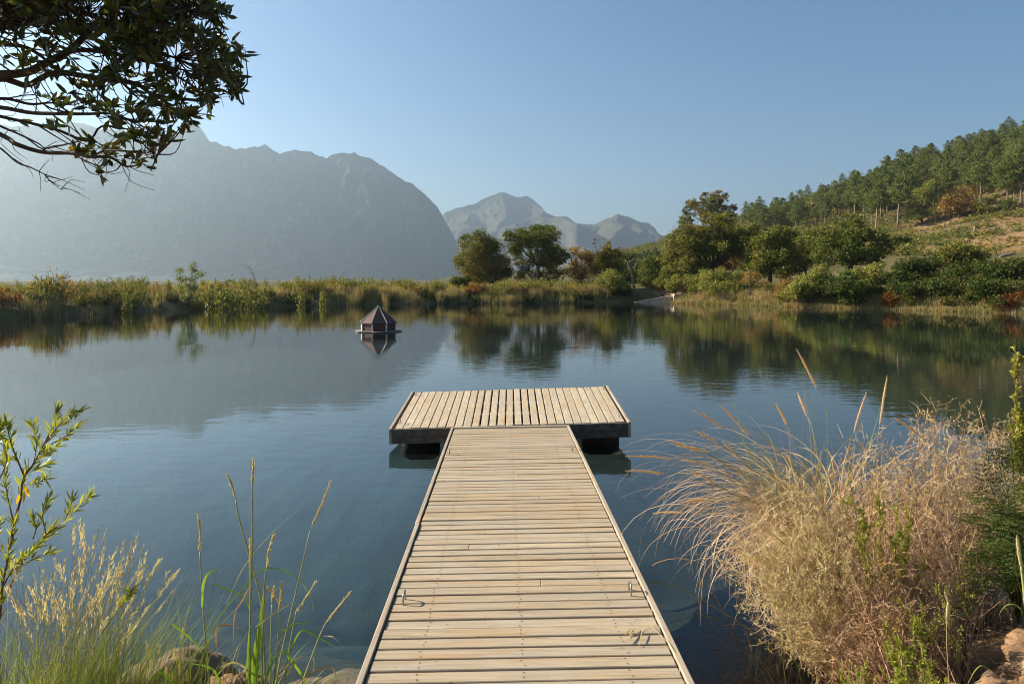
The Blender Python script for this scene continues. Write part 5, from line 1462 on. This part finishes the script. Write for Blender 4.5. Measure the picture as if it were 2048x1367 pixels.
# ------------------------------------------------------------------ left bank: willow shrub, tussock, tall wild grass
def px_path(pts, d, s, org, b, dv=0.0, rng=None):
    n = len(pts)
    return np.array([P(org[0] + x / s, org[1] + y / s, d + (dv * i / max(1, n - 1))) for i, (x, y) in enumerate(pts)]) - b
def willow():
    rng = np.random.default_rng(141)
    d = 2.85; b = np.array((-2.03, d, gz1(-2.03, d)))
    root = empty('willow_shrub', b, 'narrow-leaved green shrub with reddish stems rising at the lower left edge', 'shrub')
    A = dict(s=4.556, org=(0, 780)); B = dict(s=4.18, org=(0, 1040))
    stems = [([(0,1500),(-20,900),(0,800),(20,550),(80,250),(118,40)], B, .008, .35, 0), ([(110,1367),(130,1200),(185,1000),(215,800),(310,660),(400,490),(500,300),(520,200)], A, .007, .25, .1),
             ([(130,1230),(75,1000),(45,800),(30,620)], A, .004, .2, .15), ([(215,770),(130,560),(90,440),(60,320)], A, .004, .1, -.12), ([(310,650),(330,500),(300,330)], A, .003, .1, .1),
             ([(400,500),(520,340),(620,240),(700,200)], A, .003, .1, -.15), ([(440,500),(580,430),(680,350)], A, .003, .1, .1), ([(330,640),(420,580),(500,520)], A, .0025, .1, -.1),
             ([(60,600),(200,330),(330,190),(420,110)], B, .006, .2, .1), ([(390,1340),(480,1270),(600,1180),(700,1080),(800,980)], A, .004, .05, .15), ([(420,1310),(390,1150),(430,1020)], A, .003, .1, 0),
             ([(590,1180),(640,1080),(650,1020)], A, .0025, .1, 0), ([(20,560),(110,400),(180,330),(240,280)], B, .004, .1, -.1), ([(230,350),(310,310),(400,280)], B, .003, .1, .1),
             ([(-40,500),(-60,250),(-20,50)], B, .005, .1, .1), ([(-100,900),(-60,600),(-20,400),(10,330)], A, .004, .1, 0), ([(0,800),(60,640),(40,500),(10,420)], A, .0035, .1, .1),
             ([(300,1350),(330,1260),(310,1200)], A, .003, .1, 0), ([(760,1080),(900,870),(1030,690),(1090,600)], B, .003, .55, -.1), ([(240,760),(330,720),(420,680)], A, .0025, .1, .1), ([(210,860),(300,850),(410,810)], A, .0025, .1, -.1)]
    lf, yl = MB(), MB()
    for pts, kw, r, st, dv in stems:
        p = smooth_path(px_path(pts, d, b=b, dv=dv, **kw), 24)
        m = MB(); tube(m, p, [r * .8, r * .3], 6); m.build('stem', REDSTEM, root, smooth=True)
        L = np.linalg.norm(np.diff(p, axis=0), axis=1).sum()
        n = int(L * (1 - st) / .0046)
        s = rng.uniform(st, 1, n) ** .9; i = s * 23
        q = np.stack([np.interp(i, np.arange(24), p[:, c]) for c in range(3)], 1)
        tn = unit(np.gradient(p, axis=0))[np.clip(i.astype(int), 0, 23)]
        o = rdir(rng, n); o = unit(o - (o * tn).sum(1, keepdims=True) * tn)
        dirs = unit(o * .6 + tn * .95 + (0, 0, .12) + rng.normal(0, .18, (n, 3)))
        leaves(lf, q, dirs, rng.uniform(.036, .070, n) * (1.05 - .3 * s), rng.uniform(.0055, .009, n), rng, .3, .18)
        e = p[-1]; k = 9
        leaves(lf, np.repeat(e[None], k, 0), unit(rng.normal(size=(k, 3)) * .45 + tn[0] * .2 + unit(p[-1] - p[-4])), rng.uniform(.04, .065, k), np.full(k, .0075), rng, .3, .1)
    q = px_path([(200,900),(215,860),(235,880),(180,940),(225,920)], d, b=b, **A)
    leaves(yl, q, np.array([(.3,0,-1),(.5,0,-.8),(.2,.2,-1),(-.3,0,-1),(.1,-.3,-1)]), np.full(5, .045), np.full(5, .013), rng)
    q = px_path([(318,365),(20,190)], d, b=b, **B)
    leaves(yl, q, np.array([(.2,0,-1),(.1,0,-1)]), np.full(2, .035), np.full(2, .016), rng)
    lf.build('foliage', WILLOW, root); yl.build('yellow_leaves', YLEAF, root)
willow()

def tussock():
    rng = np.random.default_rng(151)
    d = 2.72; X = (120 - 1024) * d / F
    b = np.array((X, d, gz1(X, d)))
    root = empty('grass_tussock', b, 'dense fine green tussock grass with pale feathery heads at the lower left corner', 'grass')
    m = MB()
    az = rng.normal(-.1, 1.0, 2000); foot = np.c_[rng.normal(0, .19, 2000), rng.normal(0, .12, 2000), np.zeros(2000)]
    p, w, s = arc_blades(foot, 2000, rng, 0, (.28, .74), (.0018, .0032), (.8, 1.5), (.05, .8), az=az, K=8)
    ribbons(m, p, w, s); m.build('blades', GREENB, root)
    m = MB()
    p, w, s = arc_blades(foot[:260], 260, rng, 0, (.2, .5), (.002, .003), (.3, 1.3), (.1, 1.2), az=rng.uniform(0, 6.28, 260), K=8)
    ribbons(m, p, w, s); m.build('dry_blades', DRY, root)
    # flowering stems: tips read off the picture
    tips = [(660,10),(700,40),(830,60),(790,140),(745,240),(910,300),(1150,120),(1110,180),(1200,215),(1215,285),(1100,290),(1330,340),(1490,425),(1390,450),(1240,440),(1210,330),(1000,400),(1150,440),(880,440),(700,330),(630,400),
            (540,350),(490,380),(460,330),(380,460),(290,460),(350,560),(480,580),(230,700),(300,640),(560,620),(640,520),(740,620),(820,540),(930,600),(860,680),(960,560),(1020,400),(1200,680),(1230,730),(1080,880),(1060,940),(1020,1085),
            (900,820),(760,760),(680,680),(580,560),(520,640),(430,680),(160,330),(120,480),(60,560),(250,560),(700,200),(870,240),(900,470),(1010,640),(1130,590)]
    st, hd = MB(), MB()
    tips = tips + [(x + rng.normal(-50, 70), y + abs(rng.normal(60, 60))) for x, y in tips]
    for x, y in tips:
        dd = d + rng.uniform(-.15, .25)
        e = P(x / 4.18, 1040 + y / 4.18, dd) - b
        f = np.array((rng.normal(.02, .12), rng.normal(0, .09), 0))
        p = smooth_path([f, f * .45 + e * .5 + (-.05 * abs(e[0]), 0, .05), e], 16)
        tube(st, p, [.0013, .0007], 3)
        L = rng.uniform(.07, .13); tn = unit(p[-1] - p[-3])
        k = 40; s = rng.uniform(0, 1, k)
        q = e - tn * (L * (1 - s))[:, None] + rng.normal(0, .002, (k, 3))
        dr = unit(tn * 1.0 + rdir(rng, k) * .38)
        leaves(hd, q, dr, rng.uniform(.010, .024, k), rng.uniform(.0018, .0030, k), rng, .2, .05)
    st.build('flower_stems', STRAWSTEM, root); hd.build('seed_heads', PALESEED, root)
tussock()

def wild_grass():
    rng = np.random.default_rng(161)
    d = 2.95; X = (505 - 1024) * d / F
    b = np.array((X, d, gz1(X, d)))
    root = empty('wild_grass', b, 'tall green wild grass with upright seed heads and broad blades left of the jetty', 'grass')
    A = dict(s=2.926, org=(340, 900))
    for st, hd, dv in (([(235,1440),(222,1250),(195,950),(175,590)], [(172,590),(162,375)], .1), ([(462,1440),(465,1200),(470,690)], [(470,690),(468,520)], 0), ([(468,1440),(470,1000),(480,600),(483,200)], [(480,210),(487,55)], -.1),
                   ([(560,1440),(540,930),(470,640),(410,420),(382,280)], [(386,290),(337,148)], .1), ([(535,1440),(545,1100),(555,760),(566,690)], [(566,700),(608,498)], -.05), ([(610,1440),(650,1200),(720,900),(820,470)], [(828,450),(937,187)], .15),
                   ([(660,1440),(700,1150),(740,940)], [(738,950),(850,770)], .05), ([(740,1440),(800,1290),(870,1100),(915,1000)], [(912,1010),(1052,835)], .1), ([(600,1440),(630,1150),(640,920)], [(640,930),(650,780)], -.1),
                   ([(590,1440),(590,1100),(597,900)], [(595,890),(608,805)], .1)):
        p = smooth_path(px_path(st, d, b=b, dv=dv, **A), 16)
        m = MB(); tube(m, p, [.0048, .0036, .0024], 6); so = m.build('stem', GREENSTEM, root, smooth=True)
        h = px_path(hd, d + dv, b=b, **A)
        hm = MB(); path = smooth_path([h[0], h.mean(0) + rng.normal(0, .003, 3), h[1]], 12)
        k = 150; s = rng.uniform(0, 1, k); i = s * 11
        q = np.stack([np.interp(i, np.arange(12), path[:, c]) for c in range(3)], 1)
        ax = unit(path[-1] - path[0])
        tube(hm, path, [.002, .003, .0015], 5)
        leaves(hm, q + rng.normal(0, .0018, (k, 3)), unit(ax + rdir(rng, k) * .34), rng.uniform(.011, .02, k) * (1.1 - .4 * s), rng.uniform(.0028, .0045, k), rng, .2, .05)
        hm.build('seed_head', SEED, so)
    blades = [([(478,1440),(490,1240),(520,1050),(548,820)], .020, 0), ([(500,1440),(520,1200),(535,1000),(560,800)], .014, 0), ([(188,915),(192,800),(215,730),(255,705),(302,692)], .011, 0), ([(150,1330),(270,1010),(420,820),(530,700),(650,695),(760,760),(830,880),(832,945)], .005, 0),
              ([(330,900),(440,670),(620,460),(757,346)], .003, 2), ([(250,780),(330,810),(425,850),(470,950)], .007, 0), ([(468,790),(420,880),(378,960),(368,1140)], .008, 1), ([(500,1030),(600,960),(717,890)], .008, 2),
              ([(272,1150),(278,1035),(350,1020),(450,1055)], .009, 1), ([(5,1010),(70,1060),(140,1120),(215,1230)], .008, 0), ([(640,1070),(720,1020),(840,1000)], .007, 0), ([(700,1190),(740,1090),(790,1052),(900,1110),(1000,1165)], .008, 0),
              ([(660,1160),(720,1240),(780,1330),(790,1380)], .011, 0), ([(560,1340),(600,1230),(650,1170)], .010, 0), ([(620,1320),(720,1230),(825,1185)], .006, 1), ([(720,1380),(810,1310),(870,1280),(945,1270),(975,1330),(985,1400)], .007, 1),
              ([(565,790),(610,850),(660,910)], .008, 1), ([(300,1400),(250,1280),(100,1240)], .010, 0), ([(260,1330),(360,1240),(480,1290),(600,1340)], .008, 2), ([(840,1290),(845,1240),(833,1190)], .005, 2), ([(450,1440),(455,1200),(470,960),(440,860)], .009, 0),
              ([(895,1085),(950,1090),(990,1125)], .004, 2), ([(-60,1280),(0,1340),(60,1390)], .012, 0), ([(-140,1440),(-100,1330),(-60,1300),(40,1330)], .010, 0)]
    mats = (FRESH, leafy('bronzed_blade', [(.30,.17,.10), (.38,.23,.15)], .3), leafy('pale_blade', [(.42,.38,.17), (.5,.45,.25)], .35))
    for pts, w, mi in blades:
        p = smooth_path(px_path(pts, d - .05, b=b, dv=rng.normal(0, .08), **A), 20)
        m = MB()
        tn = unit(np.gradient(p, axis=0)); sd = unit(np.cross(tn, np.array((.3, -1, .3)) + rng.normal(0, .3, 3)))
        ww = w * np.interp(np.linspace(0, 1, 20), [0, .2, .6, 1], [.55, 1, .8, .06])
        nn = unit(np.cross(sd, tn)) * (ww * .22)[:, None]
        v = np.stack((p - sd * ww[:, None] / 2 + nn, p, p + sd * ww[:, None] / 2 + nn), 1).reshape(-1, 3)
        i = np.arange(19)[:, None] * 3
        m.add(v, [np.concatenate((i + (0, 1, 4, 3), i + (1, 2, 5, 4)))])
        m.build('blade', mats[mi], root, smooth=True)
    m = MB()
    p, w, s = arc_blades((.02, 0, 0), 90, rng, .09, (.18, .5), (.004, .009), (.7, 1.5), (.3, 1.8), K=10)
    ribbons(m, p, w, s); m.build('low_blades', GREENB, root)
    m = MB()
    p, w, s = arc_blades((-.2, .0, 0), 130, rng, .22, (.1, .28), (.0025, .005), (.5, 1.5), (.2, 1.5), K=8)
    ribbons(m, p, w, s); m.build('dry_blades', DRY, root)
wild_grass()
def dry_sprigs():
    rng = np.random.default_rng(171)
    b = np.array((-1.55, 3.0, gz1(-1.55, 3.0)))
    root = empty('dry_grass_tuft', b, 'short orange-tan dry grass tuft in front of the cracked tan rock', 'grass')
    m, h = MB(), MB()
    for x, y in ((1225,1010),(1245,1050),(1330,1030),(1460,1060),(1530,890),(1285,1120),(1390,1220),(1500,1180),(1180,1180),(1440,1260),(1560,1250)):
        e = P(x / 4.18, 1040 + y / 4.18, 3.0) - b; f = np.array((e[0] + rng.normal(0, .05), rng.normal(0, .04), 0))
        tube(m, smooth_path([f, f * .4 + e * .6, e], 8), [.0016, .001], 3)
        plume(h, e - (0, 0, .05), e, 0, .004, rng, 40, .010)
    p, w, s = arc_blades(np.c_[rng.uniform(-.25, .25, 160), rng.normal(0, .06, 160), np.zeros(160)], 160, rng, 0, (.08, .2), (.002, .004), (.6, 1.5), (.1, 1.0), K=7)
    ribbons(m, p, w, s)
    m.build('blades', DRY, root); h.build('seed_heads', PALESEED, root)
dry_sprigs()
# grass stalk lying on the deck
def fallen_stalk():
    rng = np.random.default_rng(181)
    d = 3.35
    b = np.array((.72, 3.12, .36)); JZ = .012
    def on(px, py):
        dd = 2.0
        for _ in range(20):
            z = .35 - .0133 * (dd - 2.97); dd = (CAMH - z) * F / (py - HZ)
        return np.array(((px - 1024) * dd / F, dd, z + JZ))
    root = empty('grass_stalk', on(1365, 1340), 'pale broken grass stalk with drooping seed heads lying on the jetty boards', 'grass')
    o = np.array(root.location)
    m = MB(); pts = [on(1368, 1345), on(1340, 1300) + (0, 0, .012), on(1290, 1260) + (0, 0, .03), on(1272, 1257) + (0, 0, .03), on(1262, 1275) + (0, 0, .012)]
    tube(m, smooth_path([q - o for q in pts], 20), [.0016, .001], 4); m.build('stem', STRAWSTEM, root)
    for a, c in (((1266,1268),(1254,1292)), ((1270,1262),(1258,1294)), ((1286,1268),(1278,1297)), ((1262,1268),(1250,1276))):
        m = MB(); plume(m, on(*a) - o + (0, 0, .012), on(*c) - o + (0, 0, .004), .003, .004, rng, 50, .006); m.build('seed_head', SEED, root)
fallen_stalk()
# loose dark stems hanging in the water right of the jetty
def water_stems():
    rng = np.random.default_rng(191)
    b = np.array((1.25, 3.6, -.05))
    root = empty('water_grass', b, 'dark thin grass stems drooping over shaded water between jetty and dry shrubs', 'grass')
    m = MB()
    p, w, s = arc_blades(np.c_[rng.uniform(-.05, .5, 60), rng.uniform(-.35, .5, 60), np.zeros(60)], 60, rng, 0, (.35, .8), (.0025, .005), (.5, 1.4), (.3, 1.6), az=rng.normal(3.0, .8, 60), K=10)
    ribbons(m, p, w, s)
    for pts in ([(1540,1285),(1440,1220),(1370,1180),(1320,1165),(1293,1163)], [(1440,1240),(1400,1230),(1340,1245)]):
        q = smooth_path([P(x, y, 3.55) - b for x, y in pts], 14)[None]
        ribbons(m, q, np.full((1, 14), .004), np.array([(.2, .4, .9)]))
    m.build('stems', leafy('brown_green_stem', [(.16,.11,.04), (.10,.10,.03), (.22,.14,.06)], .3), root)
water_stems()

# ------------------------------------------------------------------ tree overhanging from the left
def overhang():
    rng = np.random.default_rng(201)
    S = 2.849; D = 3.3
    tb = np.array((-4.4, 3.2, gz1(-4.4, 3.2)))
    root = empty('overhanging_tree', tb, 'dark leafy tree whose branches hang into the top left of the photo', 'tree')
    q = lambda x, y, d=D: P(x / S, y / S, d) - tb
    t = MB()
    fork = np.array((.30, 0, 1.6)); fork2 = np.array((.7, .05, 2.2))
    tube(t, smooth_path([(0, 0, -.4), (.08, .03, .8), fork, fork2], 12), [.15, .12, .10, .085], 10)
    limbs = [([(-160,420),(100,390),(270,350),(400,290),(480,210),(545,145),(620,60),(700,-60)], .026, 0), ([(330,340),(450,310),(600,300),(760,320),(900,370),(1050,400)], .016, -.15), ([(-160,480),(0,470),(150,455),(330,410),(480,410),(600,440),(750,470),(900,520),(1100,560),(1250,555)], .020, .1),
             ([(-200,610),(0,625),(150,645),(330,660),(480,665),(650,655),(770,690)], .014, -.1), ([(-200,600),(0,590),(150,585),(300,570),(420,600)], .011, .2), ([(-200,610),(0,660),(180,720),(330,750),(490,800),(560,730),(680,740),(740,760)], .011, .15),
             ([(-250,650),(0,775),(120,820),(250,845),(400,870),(520,890),(620,900),(700,930),(770,945)], .015, -.2), ([(250,845),(340,820),(480,800)], .008, -.15), ([(520,895),(600,870),(760,870),(900,880)], .007, -.2), ([(400,870),(480,905),(540,945),(560,985)], .005, -.15),
             ([(-250,700),(0,850),(120,905),(200,950),(260,1000),(340,1020)], .006, .1), ([(255,995),(310,1030),(355,1085)], .004, .1), ([(-200,600),(0,700),(90,760),(200,830),(250,845)], .008, .0), ([(100,-80),(300,20),(520,100),(760,170),(1000,210),(1200,260),(1340,330)], .018, .25),
             ([(-100,150),(150,130),(350,120),(600,160),(820,260),(1000,330)], .02, -.25), ([(500,-100),(700,20),(900,60),(1100,60),(1230,90)], .015, -.1), ([(-100,250),(100,260),(240,330),(330,400)], .014, .15), ([(900,370),(1050,470),(1200,540),(1330,520)], .008, .1)]
    nodes_, rad = [], []
    for i, (pts, r, dv) in enumerate(limbs):
        p = np.array([q(x, y, D + dv * (k / (len(pts) - 1))) for k, (x, y) in enumerate(pts)])
        p[1:-1] += rng.normal(0, .012, p[1:-1].shape)
        path = smooth_path(p, 26)
        r *= .78
        tube(t, path, [r, r * .75, r * .3], 7)
        if pts[0][0] <= 100:
            tube(t, smooth_path([fork2 if pts[0][1] < 400 else fork, (fork2 + path[0]) / 2 + (0, 0, .1), path[0]], 10), [.05, r * 1.1, r], 7)
        nodes_.append(path); rad.append(r)
    nodes_ = np.concatenate(nodes_)
    poly = np.array([(-250,-250),(1150,-250),(1275,10),(1325,100),(1330,170),(1400,270),(1390,330),(1350,400),(1385,520),(1250,575),(1200,620),(1070,700),(985,780),(900,850),(780,830),(720,760),(600,690),(420,640),(150,560),(-50,480),(-250,470)], float)
    def inside(x, y):
        c = np.zeros(len(x), bool); a = poly; b2 = np.roll(poly, -1, 0)
        for (ax, ay), (bx, by) in zip(a, b2):
            if ay != by: c ^= ((ay > y) != (by > y)) & (x < (bx - ax) * (y - ay) / (by - ay) + ax)
        return c
    x = rng.uniform(-250, 1420, 9000); y = rng.uniform(-250, 870, 9000)
    keep = inside(x, y)
    # fuller towards the top and the outer end, thin along the lower left
    dens = np.clip(1.05 - np.clip(y - 150, 0, 900) / 900, .1, 1) * np.where((x < 560) & (y > 300), .30, 1) * np.where((x < 330) & (y > 420), .25, 1) * np.where((x > 60) & (x < 560) & (y > 190) & (y < 380), .45, 1)
    dens = dens * np.clip(.55 + 2.2 * fbm(x / 170, y / 170, 3, 51), .12, 1)
    keep &= rng.uniform(size=len(x)) < dens * .36
    x, y = x[keep], y[keep]
    extra = [(430,870),(470,860),(540,850),(600,880),(640,840),(520,800),(450,880),(620,910),(560,985),(575,1000),(800,920),(780,910),(850,950),(710,900),(885,890),(1180,650),(1050,755),(960,800),(840,800),(760,760),(310,690),(310,740),(110,690),(380,710),(660,780),(700,790),(500,830),(590,840)]
    x = np.concatenate((x, [e[0] for e in extra])); y = np.concatenate((y, [e[1] for e in extra]))
    lf = MB(); lp, ld = [], []
    for xx, yy in zip(x, y):
        e = q(xx, yy, D + rng.uniform(-.45, .4))
        dist = np.linalg.norm((nodes_ - e) * (1, .5, 1), axis=1) + np.where(nodes_[:, 0] > e[0] - .02, .25, 0)
        n0 = nodes_[int(np.argmin(dist))]
        L = np.linalg.norm(e - n0)
        mid = n0 * .5 + e * .5 + rng.normal(0, .05 * L + .004, 3) - (0, 0, .06 * L)
        p = smooth_path([n0, mid, e], 7)
        tube(t, p, [min(.006, .002 + .006 * L), .0016], 4, cap=False)
        k = rng.integers(4, 9)
        ax = unit(p[-1] - p[-3])
        s = rng.uniform(.72, 1, k)[:, None]
        lp.append(p[-3] * (1 - s) + e * s); ld.append(unit(ax * .75 + rdir(rng, k) * .85 + (0, 0, .05)))
    lp = np.concatenate(lp); ld = np.concatenate(ld); n = len(lp)
    leaves(lf, lp, ld, rng.uniform(.040, .074, n), rng.uniform(.015, .024, n), rng, .2, .12)
    for _ in range(90):                                          # bare twiglets
        i = rng.integers(0, len(nodes_)); a = nodes_[i]; dd = unit(np.array((rng.uniform(.2, 1), rng.normal(0, .4), rng.normal(-.1, .5)))); L = rng.uniform(.04, .16)
        tube(t, smooth_path([a, a + dd * L * .5 + rng.normal(0, .015, 3), a + dd * L + rng.normal(0, .02, 3)], 5), [.0022, .0009], 3, cap=False)
    # crown outside the picture, above the limbs
    cc = np.concatenate([np.array((rng.uniform(.2, 1.6), rng.normal(-.2, .4), rng.uniform(2.5, 3.3))) + rng.normal(0, .22, (70, 3)) for _ in range(14)])
    leaves(lf, cc, rdir(rng, len(cc)), np.full(len(cc), .065), np.full(len(cc), .022), rng, .2, .12)
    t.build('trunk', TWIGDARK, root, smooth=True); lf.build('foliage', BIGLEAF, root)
    ym = MB(); pts = np.array([q(440,850), q(455,845), q(620,850), q(640,845), q(600,855), q(500,885), q(410,860), q(980,600)])
    leaves(ym, pts, unit(rng.normal(size=(8, 3)) + (0, 0, .4)), np.full(8, .05), np.full(8, .024), rng); ym.build('yellow_leaves', YLEAF, root)
    rm = MB(); leaves(rm, np.array([q(1065,600), q(950,50)]), np.array([(.1, 0, -1), (.2, 0, -1)]), np.full(2, .06), np.full(2, .026), rng); rm.build('red_leaves', REDLEAF, root)
overhang()

# ------------------------------------------------------------------ haze over the valley
hz = MB()
box(hz, (0, 3200, 323.5), (16000, 10400, 653))
hm = bpy.data.materials.new('valley_haze'); hm.use_nodes = True
hn = hm.node_tree
hn.nodes.remove(hn.nodes['Principled BSDF'])
pv = N(hn, 'VolumePrincipled')
pv.inputs['Color'].default_value = (0.64, 0.83, 1.0, 1)
pv.inputs['Density'].default_value = 0.00021
pv.inputs['Anisotropy'].default_value = 0.6
hn.links.new(pv.outputs[0], hn.nodes['Material Output'].inputs['Volume'])
haze = hz.build('haze', hm)
tag(haze, kind='stuff')
